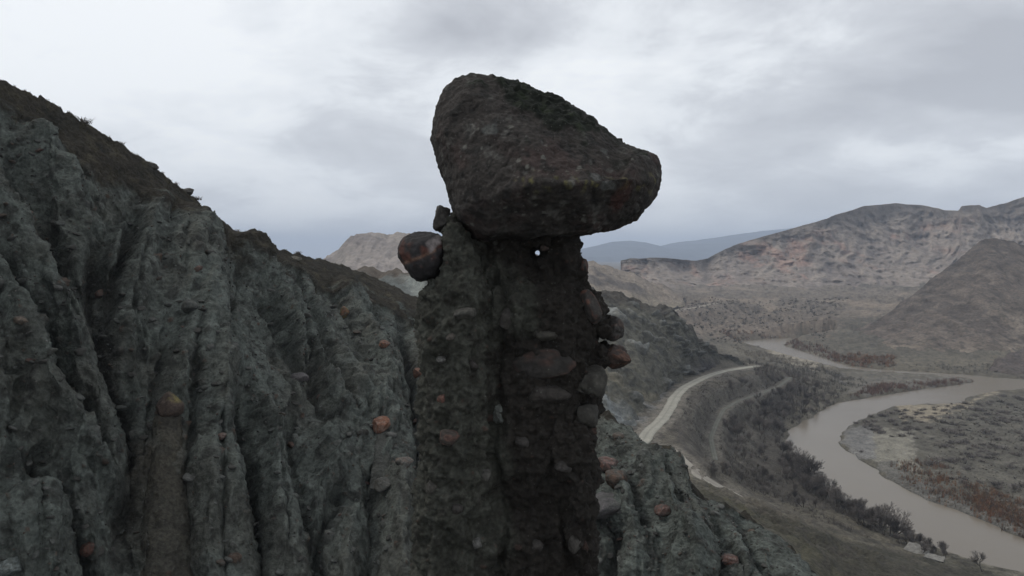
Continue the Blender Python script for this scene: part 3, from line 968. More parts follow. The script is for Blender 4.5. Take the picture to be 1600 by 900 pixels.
BIG = [([(118, 285), (147, 350), (153, 420), (165, 500), (180, 560), (205, 620), (222, 680), (214, 760), (196, 830), (190, 960)], 26, 1.0),
       ([(222, 305), (205, 360), (188, 410), (178, 470), (170, 530)], 15, .8),
       ([(-60, 180), (13, 230), (45, 295), (75, 345), (100, 385), (112, 445), (135, 500), (170, 560)], 13, .55),
       ([(0, 420), (40, 460), (80, 513), (110, 570), (147, 633), (178, 705), (209, 778)], 12, .6),
       ([(-40, 560), (44, 571), (27, 647), (15, 700), (10, 760)], 8, .4),
       ([(-80, 330), (-20, 400), (0, 450), (10, 520)], 12, .5),
       ([(276, 500), (268, 540), (253, 590), (240, 640), (225, 700)], 9, .5),
       ([(296, 500), (300, 560), (299, 640), (296, 715), (284, 745), (289, 835), (300, 960)], 9, .55),
       ([(370, 560), (385, 640), (390, 676), (401, 741), (410, 807), (408, 960)], 13, .85),
       ([(474, 605), (462, 650), (459, 690), (470, 765), (487, 830), (500, 960)], 10, .6),
       ([(395, 420), (420, 470), (440, 510), (468, 562), (478, 600)], 12, .55),
       ([(455, 470), (478, 520), (490, 575), (502, 622), (540, 680)], 9, .55),
       ([(380, 395), (372, 450), (390, 500), (410, 540)], 9, .4),
       ([(480, 500), (505, 545), (540, 600), (580, 655)], 8, .5),
       ([(550, 730), (535, 768), (517, 797), (500, 850), (495, 950)], 11, .6),
       ([(470, 432), (495, 460), (525, 500), (560, 545), (600, 590)], 9, .5),
       ([(512, 432), (530, 470), (560, 505), (600, 540)], 7, .35),
       ([(565, 450), (590, 490), (612, 540), (640, 600), (650, 680)], 10, .5),
       ([(625, 470), (640, 520), (655, 600), (660, 700), (655, 820), (650, 960)], 12, .7),
       ([(60, 130), (85, 200), (110, 250), (130, 300)], 8, .35),
       ([(230, 330), (225, 380), (215, 430), (205, 500), (212, 560), (225, 620)], 9, .4),
       ([(-60, 300), (-20, 350), (20, 400), (50, 450), (70, 500)], 9, .4),
       ([(420, 560), (432, 620), (436, 680), (440, 740), (447, 800), (450, 960)], 8, .35),
       ([(335, 640), (340, 700), (346, 780), (350, 960)], 9, .4),
       ([(430, 400), (460, 440), (490, 490), (520, 540), (545, 600)], 8, .4),
       ([(240, 760), (238, 830), (235, 960)], 8, .4),
       ([(590, 700), (585, 760), (580, 830), (575, 960)], 10, .5),
       ([(330, 330), (345, 380), (340, 430), (350, 500), (345, 570)], 8, .25),
       ([(100, 650), (60, 720), (80, 760), (105, 800), (130, 860), (150, 960)], 12, .8),
       ([(958, 690), (972, 732), (996, 768), (1010, 790), (1040, 820)], 10, .6),
       ([(1018, 700), (1040, 740), (1062, 770), (1095, 790)], 10, .5),
       ([(1100, 790), (1130, 830), (1160, 880), (1180, 960)], 9, .5),
       ([(1150, 800), (1180, 850), (1210, 900), (1250, 960)], 9, .45),
       ([(940, 780), (960, 830), (955, 880), (960, 960)], 12, .6)]
wx_ += fbm(SV, 1.2, 3, off=156) * 5
gl = gully_disp(wx_, wy_, BIG)
# smaller rills that run down the face; direction turns across the slope
slant = np.interp(gpx, [-100, 100, 230, 270, 330, 420, 560, 700, 930, 1250], [.50, .45, .25, -.30, -.05, .50, .80, .3, .4, .6]) * np.interp(gpy, [300, 600, 720], [1, .85, .15])
across = gpx - slant * (gpy - 500)
rp = np.stack([across / 44 + fbm(SV, .25, 2, off=160) * .8, gpy / 230, 0 * gpx], 1)
rill = ridged(rp, 1.0, 3, .5, off=3)               # 1 on crests of the noise zero lines
rill2 = ridged(rp * np.array([2.7, 2.2, 1]), 1.0, 2, .5, off=9)
act = sstep(-.0, .12, tS) * (1 - sstep(1.0, 1.25, tS))
under = sstep(30, 95, below + fbm(SV, 1 / 2.5, 3, off=165) * 24)
mantle_w = np.interp(gpx, [-100, 0, 150, 250, 370, 450, 550, 640, 700, 950, 1250], [42, 46, 84, 58, 54, 44, 38, 32, 24, 8, 8])
mantle = 1 - sstep(mantle_w * .8, mantle_w * 1.15, below + fbm(SV, 1 / 2.2, 4, .65, off=171) * 44)
mantle = np.where(tS < 0, 1, mantle)
dS = SV[:, 1] / 50.0
disp = -gl * 3.9 * act * dS * (1 - mantle * .6)
disp += -(sstep(.5, .95, rill) * .45 + sstep(.4, .9, rill2) * .16) * act * under * dS
rc = 1 - 2 * np.abs(perlin(np.stack([across / 62 + fbm(SV, .3, 2, off=260) * .6, gpy / 330, 0 * gpx + 4.4], 1)))
rc2 = 1 - 2 * np.abs(perlin(np.stack([across / 24 + fbm(SV, .5, 2, off=263) * .7, gpy / 150, 0 * gpx + 8.4], 1)))
disp += ((rc - .55) * .6 + (rc2 - .55) * .55) * act * under * dS
# foreground mound low on the left and the rounded buttresses
mound = sstep(95, 10, np.hypot((gpx - 45) * .8, np.maximum(0, gpy - 760) * .15 + np.maximum(0, 760 - gpy) * 1.8)) * sstep(735, 775, gpy + np.abs(gpx - 50) * -.55)
CREST = [([(20, 200), (60, 228), (108, 290), (132, 350), (146, 430)], 14, .9), ([(-20, 400), (40, 500), (100, 632), (147, 705), (205, 776)], 13, 1.0),
         ([(-60, 250), (20, 330), (70, 410), (110, 500), (150, 590), (190, 680)], 12, .8), ([(256, 300), (232, 350), (214, 410), (200, 490), (196, 560)], 12, .8),
         ([(290, 310), (312, 420), (328, 560), (345, 700), (355, 960)], 20, 1.0), ([(345, 345), (398, 400), (432, 455), (462, 520), (480, 580)], 11, .8),
         ([(420, 400), (470, 450), (520, 520), (560, 575), (600, 640)], 10, .7), ([(480, 545), (527, 600), (578, 655)], 8, .8),
         ([(520, 440), (560, 480), (610, 550), (640, 610)], 9, .6), ([(428, 600), (432, 690), (440, 800), (446, 960)], 12, .7),
         ([(520, 640), (530, 700), (500, 780)], 10, .5), ([(560, 770), (545, 830), (540, 960)], 12, .7), ([(622, 720), (632, 800), (628, 960)], 15, .9),
         ([(262, 515), (282, 560), (280, 640)], 8, .5), ([(160, 610), (120, 690), (150, 800), (170, 960)], 14, .6), ([(190, 340), (180, 400), (178, 440)], 8, .6),
         ([(1000, 690), (1040, 760), (1075, 840), (1090, 960)], 13, .8), ([(960, 700), (985, 790), (1000, 960)], 12, .6), ([(1100, 785), (1150, 850), (1190, 960)], 10, .6)]
cr_ = np.zeros(len(SV))
for pts, w, a_ in CREST:
    d_, t_c = poly_dist(wx_, wy_, pts)
    cr_ = np.maximum(cr_, a_ * np.clip(t_c * 6, 0, 1) * np.clip((1 - t_c) * 5, .1, 1) * np.maximum(0, 1 - d_ / (w * 3.0)) ** 1.15)
disp += cr_ * 2.5 * act * dS
disp += mound * 2.6
butt = np.exp(-((gpx - 300 - (gpy - 330) * .05) / 60) ** 2) * sstep(310, 420, gpy)
disp += butt * .9 * act
DN = np.array([0.28, -0.80, 0.42])
NSl = grid_normals(SV, nrS, NU); NSl *= np.sign(NSl[:, 2].mean())
Nn = NSl * .55 + DN * .45; Nn /= np.linalg.norm(Nn, axis=1)[:, None]
SG = SV + Nn * (disp * np.where(tS > 1.25, .35, 1))[:, None]      # the gullied form; the fine relief follows its true surface
NG = grid_normals(SG, nrS, NU); NG *= np.sign(NG[:, 2].mean())
for _k in range(3):
    _q = NG.reshape(nrS, NU, 3); _q[1:-1, 1:-1] = (_q[1:-1, 1:-1] + _q[:-2, 1:-1] + _q[2:, 1:-1] + _q[1:-1, :-2] + _q[1:-1, 2:]) / 5
Nf = NG * .75 + Nn * .25; Nf /= np.linalg.norm(Nf, axis=1)[:, None]
disp = 0
disp += fbm(SG, 1 / 4.5, 3, off=175) * .45 * act + fbm(SG, 1.0, 4, off=178) * .17 * sstep(-.3, 0.02, tS)
disp += (ridged(SG, 1 / 1.5, 4, .6, off=181) - .6) * .17 * act
disp -= np.maximum(fbm(SG, 1.3, 3, off=183) - .08, 0) * .2 * act
disp += fbm(SG, 3.0, 3, .6, off=186) * .15
kn, hid = cells(SG, 0.85, 0, .30, .32)
kn2, hid2 = cells(SG, 2.4, 50, .33, .40)
kn3, hid3 = cells(SG, 4.6, 70, .36, .55)
disp += (kn * 1.1 + kn2 * 1.7 + kn3 * 1.4) * (1 - mantle * .7) * act
disp = np.where(tS > 1.25, disp * .35, disp)
SV2 = SG + Nf * disp[:, None]
Nn = Nf
# crest roughness
cr = np.exp(-(tS / .03) ** 2)
SV2[:, 2] += cr * fbm(np.stack([gpx * .05, 0 * gpx, 0 * gpx], 1), 1, 4, off=190) * .55
tintS = clay_tint(SG, gpx, gpy, (0.084, 0.094, 0.085), np.maximum(np.maximum(kn, kn2), kn3), np.where(kn > kn2, hid, np.where(kn2 > kn3, hid2, hid3)))
nm = fbm(SV, 1.1, 3, off=195)
mcol = mixa(np.tile(np.array([0.027, 0.024, 0.019]), (len(SV), 1)), (0.044, 0.039, 0.028), sstep(0, .35, nm))
mcol = mixa(mcol, (0.022, 0.021, 0.017), sstep(0.0, .35, fbm(SV, .5, 3, off=198)))
tintS = mixa(tintS, 0, mantle) + mcol * mantle[:, None]
gully_tone = sstep(.35, .8, gl) * (1 - mantle)
tintS = mixa(tintS, (0.042, 0.041, 0.037), gully_tone * .7)  # gully floors toned darker where they cut deepest
brown = np.exp(-(((gpx - 255) / 32) ** 2)) * sstep(650, 690, gpy)
tintS = mixa(tintS, (0.066, 0.058, 0.046), brown * .75)
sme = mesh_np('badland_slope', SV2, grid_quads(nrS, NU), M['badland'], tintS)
slope = tag(link(bpy.data.objects.new('badland_slope', sme)), kind='structure',
            label='steep grey green badland slope cut by deep gullies, brown soil along its crest')
s2x, s2y = proj(SV2)
_fi = np.where(face)[0]


def on_slope(px, py):
    k = _fi[np.argmin((s2x[_fi] - px) ** 2 + (s2y[_fi] - py) ** 2 + SV2[_fi, 1] * .02)]
    return SV2[k], Nn[k]


# ------------------------------------------------------------------ rocks
_ico = {}


def ico(n):
    if n not in _ico:
        bm = bmesh.new(); bmesh.ops.create_icosphere(bm, subdivisions=n, radius=1.0)
        V = np.array([v.co[:] for v in bm.verts]); Q = np.array([[v.index for v in f.verts] for f in bm.faces])
        bm.free(); _ico[n] = (V, Q)
    return _ico[n]


def rock_me(name, dims, seed, sub=4, cuts=9, rough=.05, col=(0.08, 0.07, 0.06), col2=None, mat='stone', round_=0.82, box=1.0, dust=None):
    V, Q = ico(sub)
    r = np.random.default_rng(seed)
    p = np.sign(V) * np.abs(V) ** box
    for _ in range(cuts):
        n = r.normal(size=3); n /= np.linalg.norm(n)
        d = r.uniform(round_ - .16, round_ + .12)
        s = p @ n
        p -= np.maximum(s - d, 0)[:, None] * n * .8
    o = seed * 3.7 % 90
    p += V * (fbm(V, 1.3, 3, off=o)[:, None] * rough * 2.0 + fbm(V, 3.6, 4, .6, off=o + 4)[:, None] * rough * 2.2)
    p *= np.array(dims)
    c = np.tile(np.array(col), (len(p), 1))
    n_ = fbm(V, 1.6, 4, off=o + 9)
    if col2 is not None:
        c = mixa(c, col2, sstep(-.02, .18, n_))
    if dust is not None:
        c = mixa(c, dust, sstep(-.1, .25, fbm(V, 2.6, 4, .6, off=o + 17)) * .7)
    c *= (1 + .55 * fbm(V, 5, 3, .6, off=o + 13))[:, None]
    return mesh_np(name, p, Q, M[mat], c)


def rock_obj(name, loc, dims, seed, rot=(0, 0, 0), parent=None, **kw):
    o = bpy.data.objects.new(name, rock_me(name, dims, seed, **kw))
    o.location = loc; o.rotation_euler = rot
    return link(o, parent)


DARK = (0.032, 0.029, 0.027); RED = (0.075, 0.036, 0.027); ORA = (0.115, 0.058, 0.036); GREY = (0.07, 0.07, 0.066); MAUVE = (0.075, 0.068, 0.07)
PINK = (0.13, 0.083, 0.073); YEL = (0.13, 0.105, 0.04); PALE = (0.16, 0.17, 0.155)

# ------------------------------------------------------------------ the rock pillar
HY = 12.0            # depth of the hoodoo
S = HY / F           # metres per photo pixel there


def loft(bm, ringsd, seg=28, seed=0):
    """ringsd: (py, xl, xr, yc, yr) -> closed tube"""
    prev = None
    r0 = np.random.default_rng(seed)
    ph = r0.uniform(0, 6.28, 4)
    for (py, xl, xr, yc, yr) in ringsd:
        a = np.linspace(0, 2 * math.pi, seg, endpoint=False)
        cxp = (xl + xr) / 2; hw = (xr - xl) / 2
        c, s_ = np.cos(a), np.sin(a)
        e = 0.8
        qx = np.sign(c) * np.abs(c) ** e; qy = np.sign(s_) * np.abs(s_) ** e
        pts = Pv(cxp + qx * hw * (1), np.full(seg, float(py)), HY)
        pts[:, 1] = yc + qy * yr
        ring = [bm.verts.new(p) for p in pts]
        if prev:
            for k in range(seg):
                bm.faces.new((prev[k], prev[(k + 1) % seg], ring[(k + 1) % seg], ring[k]))
        else:
            bm.faces.new(ring)
        prev = ring
    bm.faces.new(prev[::-1])


def lump(bm, px, py, Y, rx, ry, rz):
    bmt = bmesh.ops.create_icosphere(bm, subdivisions=3, radius=1.0)
    c = Pv(px, py, Y)
    for v in bmt['verts']:
        v.co = Vector((v.co.x * rx * S + c[0], v.co.y * ry * S + c[1], v.co.z * rz * S + c[2]))


def remesh(bm, vox, smooth=0):
    bmesh.ops.recalc_face_normals(bm, faces=bm.faces[:])
    me = bpy.data.meshes.new('tmp'); bm.to_mesh(me); bm.free()
    o = bpy.data.objects.new('tmp', me); COL.objects.link(o)
    md = o.modifiers.new('r', 'REMESH'); md.mode = 'VOXEL'; md.voxel_size = vox
    if smooth:
        ms = o.modifiers.new('s', 'SMOOTH'); ms.factor = 0.6; ms.iterations = smooth
    dg = bpy.context.evaluated_depsgraph_get()
    dg.update()
    out = bpy.data.meshes.new_from_object(o.evaluated_get(dg))
    bpy.data.objects.remove(o); bpy.data.meshes.remove(me)
    return out


bm = bmesh.new()
# left column, nearer the camera
loft(bm, [(334, 700, 722, 12.1, .14), (350, 694, 728, 12.05, .22), (372, 692, 738, 12.0, .30), (400, 694, 745, 11.95, .36), (430, 690, 752, 11.9, .42), (446, 672, 760, 11.9, .48),
          (456, 660, 766, 11.88, .52), (500, 661, 768, 11.85, .56), (560, 664, 770, 11.8, .6), (620, 662, 772, 11.8, .62), (680, 658, 774, 11.8, .66), (740, 656, 776, 11.78, .7),
          (800, 652, 780, 11.76, .75), (860, 650, 784, 11.74, .8), (920, 642, 790, 11.72, .85), (1010, 630, 796, 11.7, .9)], seed=1)
# main mass behind and right
loft(bm, [(412, 738, 914, 12.75, .50), (425, 734, 918, 12.72, .55), (445, 720, 928, 12.65, .68), (470, 705, 938, 12.5, .86), (500, 700, 942, 12.5, .9), (540, 698, 938, 12.5, .95),
          (600, 696, 938, 12.5, 1.0), (650, 694, 934, 12.5, 1.0), (690, 694, 926, 12.5, 1.02), (740, 694, 932, 12.5, 1.05), (800, 690, 928, 12.5, 1.1), (900, 680, 936, 12.5, 1.15),
          (1010, 670, 928, 12.5, 1.2)], seed=2)
# necks under the cap stone, with the small gap between them
loft(bm, [(355, 722, 832, 12.65, .5), (385, 726, 838, 12.7, .48), (396, 728, 838, 12.7, .45), (403, 730, 842, 12.7, .45), (430, 732, 850, 12.7, .5)], seed=3)
loft(bm, [(355, 842, 908, 12.65, .5), (385, 847, 911, 12.65, .45), (396, 846, 912, 12.65, .45), (403, 842, 915, 12.65, .45), (430, 838, 918, 12.65, .5)], seed=4)
lump(bm, 838, 375, 12.5, 26, 42, 17); lump(bm, 843, 416, 12.45, 16, 42, 15)
lump(bm, 706, 352, 12.1, 13, 22, 20); lump(bm, 704, 412, 12.0, 12, 30, 26); lump(bm, 934, 512, 12.4, 22, 40, 20); lump(bm, 938, 556, 12.35, 20, 40, 20)
lump(bm, 930, 590, 12.3, 14, 40, 60)
lump(bm, 722, 395, 12.2, 28, 40, 40)
# ledges and swellings
lump(bm, 925, 480, 12.35, 20, 50, 34); lump(bm, 700, 462, 11.9, 42, 46, 20); lump(bm, 920, 600, 12.1, 22, 45, 40)
lump(bm, 850, 495, 12.05, 46, 30, 55); lump(bm, 810, 560, 11.75, 26, 26, 90); lump(bm, 890, 700, 11.75, 34, 40, 70); lump(bm, 905, 800, 11.6, 24, 40, 90)
lump(bm, 830, 760, 11.75, 36, 36, 110)
def pillar_skin(pme, nm_):
    PV = co_of(pme); PN = no_of(pme)
    ppx, ppy = proj(PV)
    hole = np.exp(-(((ppx - 842) / 17) ** 2 + ((ppy - 398) / 12) ** 2))
    low = sstep(360, 420, ppy)
    pd = fbm(PV, 1.3, 3, off=201) * .16 + fbm(PV * np.array([1, 1, .22]), 3.2, 3, off=204) * .13 * low + (ridged(PV, 2.6, 5, .6, off=208) - .6) * .16
    pd += fbm(PV, 8, 3, .6, off=212) * .075
    k1, h1 = cells(PV, 3.6, 0, .33, .45); k2, h2 = cells(PV, 8.5, 20, .36, .55)
    k3, h3 = cells(PV, 15, 44, .38, .6)
    pd += k1 * .6 + k2 * 1.0 + k3 * 1.1
    pd *= (1 - .8 * hole)
    crack = np.exp(-(np.abs(ppx - 781 - fbm(PV, .8, 4, off=215) * 46) / (8 + 8 * fbm(PV, 1.2, 2, off=217))) ** 2) * sstep(410, 440, ppy)
    pd -= crack * .15
    PV2 = PV + PN * pd[:, None]
    pme.vertices.foreach_set('co', PV2.astype(np.float32).ravel())
    n1_ = fbm(PV, 1.0, 4, off=221); n2_ = fbm(PV, 5, 4, off=225)
    pt = np.tile(np.array([0.036, 0.037, 0.031]), (len(PV), 1))
    pt = mixa(pt, (0.0175, 0.0155, 0.0135), sstep(-.1, .25, n1_ + (ppx - 790) / 160))  # shade of the centre and right side put into the colour
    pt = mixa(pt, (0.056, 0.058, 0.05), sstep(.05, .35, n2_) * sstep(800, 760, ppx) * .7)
    pt = mixa(pt, (0.021, 0.019, 0.017), sstep(.05, .35, -n2_) * .5)
    pk = sstep(0, .008, np.maximum(np.maximum(k1, k2), k3)); ph_ = np.where(k1 > k2, h1, np.where(k2 > k3, h2, h3))[:, None]
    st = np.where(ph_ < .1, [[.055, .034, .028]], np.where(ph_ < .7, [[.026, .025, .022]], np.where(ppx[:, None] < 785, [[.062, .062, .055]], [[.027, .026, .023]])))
    pt = pt * (1 - pk[:, None] * .6) + st * pk[:, None] * .6
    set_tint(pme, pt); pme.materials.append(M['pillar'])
    pme.polygons.foreach_set('use_smooth', np.ones(len(pme.polygons), bool)); pme.name = 'column'
    pme.name = nm_
    return PV2


pme = remesh(bm, 0.025, 2)
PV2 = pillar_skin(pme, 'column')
bm = bmesh.new()
loft(bm, [(985, 640, 792, 11.7, .88), (1100, 626, 804, 11.7, 1.05), (1500, 600, 820, 11.6, 1.3), (1960, 560, 840, 11.4, 1.8)], seed=5)
loft(bm, [(985, 668, 932, 12.5, 1.2), (1100, 655, 936, 12.5, 1.3), (1500, 620, 960, 12.5, 1.7), (1960, 560, 1000, 12.5, 2.3)], seed=6)
bme_ = remesh(bm, 0.11, 1)
pillar_skin(bme_, 'pillar_base')
base_c = Pv(800, 1960, 12.2)
pillar = tag(link(bpy.data.objects.new('rock_pillar', None)), 'tall dark conglomerate rock pillar that carries the huge cap boulder', 'rock pillar')
pillar.location = base_c


def child_world(o, parent):
    o.parent = parent
    o.matrix_parent_inverse = Matrix.Translation(-Vector(parent.location))
    return o


col_o = child_world(link(bpy.data.objects.new('column', pme)), pillar)
child_world(link(bpy.data.objects.new('pillar_base', bme_)), pillar)
pv2x, pv2y = proj(PV2)


def on_pillar(px, py):
    m = np.where((np.abs(pv2x - px) < 5) & (np.abs(pv2y - py) < 5))[0]
    if len(m) == 0:
        return Pv(px, py, 12.2)
    return PV2[m[np.argmin(PV2[m, 1])]]


PST = [  # px, py, half width, half height, depth half, roll, colours, label
    (855, 578, 52, 27, 30, -.05, (.018, .0165, .0155), (.034, .019, .015), 'long flat dark slab with a reddish lower left edge'),
    (860, 617, 38, 15, 22, .05, (0.023, 0.02, 0.018), None, 'low rounded slab under the long flat slab'),
    (917, 603, 28, 28, 26, .1, (0.024, 0.023, 0.02), (0.05, 0.048, 0.042), 'squarish grey block at the right edge'),
    (920, 648, 22, 19, 24, -.1, (0.024, 0.023, 0.02), None, 'small block under the squarish grey block'),
    (929, 483, 15, 28, 24, -.5, DARK, RED, 'curved dark stone with a red outer edge'),
    (916, 414, 10, 13, 14, .1, DARK, RED, 'small reddish knob just under the cap'),
    (790, 503, 17, 19, 12, .3, (0.036, 0.033, 0.03), None, None),
    (730, 487, 18, 9, 14, -.12, (0.045, 0.044, 0.039), None, 'pale flat stone in the left column'),
    (776, 653, 13, 19, 14, -.1, (0.09, 0.098, 0.09), None, 'pale greenish rounded pebble'),
    (702, 682, 17, 13, 12, .2, (0.045, 0.037, 0.032), (0.07, 0.04, 0.032), None),
    (855, 527, 22, 9, 12, .1, (0.032, 0.03, 0.025), None, None),
    (758, 740, 9, 11, 9, .1, (0.055,.053,.048), None, None),
    (849, 391, 8, 7, 8, .5, (0.04,.028,.024), None, None),
    (690, 560, 8, 6, 8, 0, GREY, None, None), (742, 575, 9, 7, 8, .4, DARK, None, None),
    (712, 800, 10, 8, 9, .3, DARK, None, None), (745, 850, 8, 9, 9, 0, GREY, None, None), (880, 730, 13, 9, 10, .3, DARK, None, None),
    (840, 850, 12, 10, 10, .3, DARK, None, None), (895, 850, 11, 14, 10, .1, (0.042,.039,.035), None, None), (672, 760, 9, 11, 9, .1, (0.045,.042,.037), None, None),
    (700, 525, 9, 6, 8, -.2, (0.05,.044,.038), None, None), (690, 620, 7, 8, 8, .2, RED, None, None), (815, 690, 12, 9, 9, .2, DARK, None, None),
]
for i, (px, py, hw, hh, hd, roll, c1, c2, lab) in enumerate(PST):
    p = on_pillar(px, py)
    k = p[1] / F
    o = rock_obj('stone', (p[0], p[1] + hd * k * .55, p[2]), (hw * k * 1.04, hd * k, hh * k * 1.04), 300 + i, (0, roll, 0.15 * math.sin(i)), None,
                 sub=4, cuts=14, rough=.06, col=c1, col2=c2, box=.72, dust=(.022, .020, .0175))
    child_world(o, pillar)
    if lab: o['label'] = lab

# protruding boulders wedged into the pillar's sides
ball = rock_obj('boulder', Pv(664, 400, 12.0), (.45, .42, .415), 41, (0.1, .2, .4), sub=5, cuts=12, rough=.055, col=(0.022, 0.021, 0.021), col2=None, round_=.9)
bme = ball.data; bv, _q = ico(5)
bc = np.tile(np.array([.017, .016, .017]), (len(bv), 1))
bw = co_of(bme)
Rm = np.array(ball.rotation_euler.to_matrix()); bw = bw @ Rm.T + np.array(ball.location)
bx_, by_ = proj(bw)
nn = fbm(bw, 3, 3, off=7) * 9
redm = sstep(-8, 6, (690 - bx_) * .35 - np.abs(by_ - 398 + (bx_ - 655) * .2) * .8 + 4 + nn) * (by_ < 425)
bc = mixa(bc, (.07, .027, .019), redm * sstep(-.1, .25, fbm(bw, 5, 3, off=2)) * .75)
strk = np.exp(-(np.abs(by_ - (408 - (bx_ - 640) * .42) + nn * .3) / 2.6) ** 2) * (bx_ < 682)
bc = mixa(bc, (.12, .07, .048), strk * .7)
palem = sstep(1.15, .85, np.abs(bx_ - 680 + (by_ - 379) * .5) / 14 + np.abs(by_ - 379) / 15 + nn * .09)
bc = mixa(bc, (.135, .12, .118), palem)
bme.color_attributes.remove(bme.color_attributes['tint']); set_tint(bme, bc)
tag(ball, 'round dark boulder with rusty red face and pale patch, jutting left from the pillar', 'boulder')

for (px, py, hw, hh, hd, Y, roll, seed, c1, c2, lab) in [
    (690, 340, 15, 22, 20, 12.1, .15, 52, (0.028, 0.026, 0.024), None, 'small upright dark knob of rock tucked against the left flank of the cap boulder'),
    (956, 514, 20, 19, 24, 12.35, -.45, 53, (0.024, 0.022, 0.021), (0.045, 0.034, 0.03), 'dark angular stone jutting from the pillar right side above the brown pointed one'),
    (961, 558, 27, 20, 26, 12.3, -.08, 54, (0.03, 0.022, 0.019), (0.055, 0.03, 0.022), 'brown pointed stone jutting from the pillar right side, lowest of the overhanging stones'),
]:
    o = rock_obj('boulder', Pv(px, py, Y), (hw * Y / F, hd * Y / F, hh * Y / F), seed, (0, roll, .1), sub=5, cuts=13, rough=.06, col=c1, col2=c2, box=.8)
    tag(o, lab, 'boulder')

# ------------------------------------------------------------------ the cap boulder
CAPP = [(707, 123, 12.5), (740, 117, 12.5), (775, 120, 12.6), (800, 126, 12.6), (860, 148, 12.6), (905, 174, 12.6), (935, 201, 12.5), (968, 220, 12.4), (1000, 230, 12.3), (1027, 244, 12.3), (1037, 265, 12.3),
        (1034, 292, 12.3), (1020, 318, 12.3), (998, 342, 12.4), (970, 358, 12.4), (925, 366, 12.4), (860, 374, 12.3), (800, 378, 12.3), (740, 374, 12.3), (716, 352, 12.3), (700, 308, 12.3), (686, 270, 12.3),
        (672, 215, 12.4), (680, 168, 12.4), (692, 140, 12.4),
        (716, 330, 11.65), (785, 299, 11.15), (848, 285, 11.0), (889, 288, 11.0), (975, 279, 11.3), (1018, 285, 11.8), (1005, 325, 11.9),
        (730, 135, 12.15), (695, 205, 11.9), (760, 185, 11.85), (850, 185, 12.05), (930, 220, 11.8), (990, 243, 11.7), (710, 270, 11.7),
        (760, 362, 11.65), (850, 369, 11.75), (930, 360, 11.8),
        (705, 150, 13.4), (760, 140, 13.8), (900, 195, 13.9), (1005, 250, 13.4), (1000, 318, 13.3), (860, 360, 13.8), (730, 340, 13.5), (690, 240, 13.5)]
bm = bmesh.new()
for q in CAPP:
    bm.verts.new(Pv(*q))
res = bmesh.ops.convex_hull(bm, input=bm.verts[:])
bmesh.ops.delete(bm, geom=[g for g in res['geom_interior'] if isinstance(g, bmesh.types.BMVert)], context='VERTS')
cme = remesh(bm, 0.026, 2)
CV = co_of(cme); CN = no_of(cme)
kx, ky = proj(CV)
cd = fbm(CV, .9, 3, off=301) * .09 + (ridged(CV, 1.7, 5, .6, off=304) - .62) * .035 - .11 * np.exp(-((kx - 966) / 30) ** 2) * sstep(.1, .7, CN[:, 2]) + fbm(CV, 5.5, 4, .65, off=308) * .05 + (ridged(CV, 7, 3, off=311) - .6) * .018
kc, hc = cells(CV, 5.5, 9, .3, .25); cd -= kc * .28
ck = np.abs(fbm(CV * np.array([1, 1, 1.6]), .8, 3, off=316)); cd -= np.exp(-(ck / .010) ** 2) * .022
MOSS = [(770, 121), (800, 125), (862, 148), (908, 174), (938, 203), (912, 209), (892, 201), (872, 210), (852, 197), (832, 176), (812, 172), (790, 152)]
dm, _ = poly_dist(kx, ky, MOSS + MOSS[:1])
sdm = np.where(inside(kx, ky, MOSS), dm, -dm) + fbm(CV, 3, 3, off=320) * 14
moss = sstep(-3, 3, sdm)
moss = np.maximum(moss, sstep(.72, 1.0, CN[:, 2] + fbm(CV, 3, 3, off=322) * .5) * .8)
cd += moss * (.03 + .10 * fbm(CV, 5, 3, off=325) + cells(CV, 6, 3, .42, .8)[0] * .7)
CV2 = CV + CN * cd[:, None]
cme.vertices.foreach_set('co', CV2.astype(np.float32).ravel())
n1_ = fbm(CV, 1.1, 4, off=331); n2_ = fbm(CV, 5, 4, off=335); n3_ = fbm(CV, 2.2, 3, off=338)
ct = np.tile(np.array([0.034, 0.029, 0.026]), (len(CV), 1))
ct = mixa(ct, (0.046, 0.031, 0.028), sstep(0, .3, n1_) * .8)
ct = mixa(ct, (0.016, 0.015, 0.014), sstep(0, .3, n2_) * .8)
lich = sstep(.16, .26, fbm(CV, 4.2, 3, off=341)) * sstep(-.1, .2, n3_)
ct = mixa(ct, (0.085, 0.08, 0.073), lich * .6)
ls, lh = cells(CV, 7.5, 33, .42, .5)
ct = mixa(ct, (0.13, 0.125, 0.11), sstep(.004, .02, ls) * sstep(-.2, .1, n3_ + n1_) * (lh > .25) * .75)
ls2, lh2 = cells(CV, 16, 35, .42, .35)
ct = mixa(ct, (0.11, 0.105, 0.09), sstep(.002, .01, ls2) * sstep(-.1, .2, n3_) * .6)
big = np.exp(-(((kx - 765) / 14) ** 2 + ((ky - 203) / 9) ** 2)) + np.exp(-(((kx - 932) / 10) ** 2 + ((ky - 275) / 8) ** 2)) + np.exp(-(((kx - 950) / 14) ** 2 + ((ky - 291) / 9) ** 2)) + np.exp(-(((kx - 945) / 9) ** 2 + ((ky - 232) / 6) ** 2))
ct = mixa(ct, (0.10, 0.102, 0.096), sstep(.35, .6, big + n2_ * .5) * .6)
yel = sstep(.12, .3, fbm(CV, 6, 3, off=345)) * np.exp(-((ky - 286 - n3_ * 14) / 13) ** 2) * sstep(780, 840, kx)
ct = mixa(ct, (0.10, 0.088, 0.036), yel * .8)
redc = np.exp(-(((kx - 985 - (285 - ky) * .6) / 16) ** 2 + ((ky - 305) / 26) ** 2))
ct = mixa(ct, (0.065, 0.022, 0.017), sstep(.3, .7, redc + n2_ * .5) * .5)
ct = mixa(ct, (0.007, 0.009, 0.006), moss)
ct = mixa(ct, (0.017, 0.023, 0.011), moss * sstep(.05, .3, n2_) * .6)
set_tint(cme, ct * np.array([.76, .79, .80])); cme.materials.append(M['boulder'])
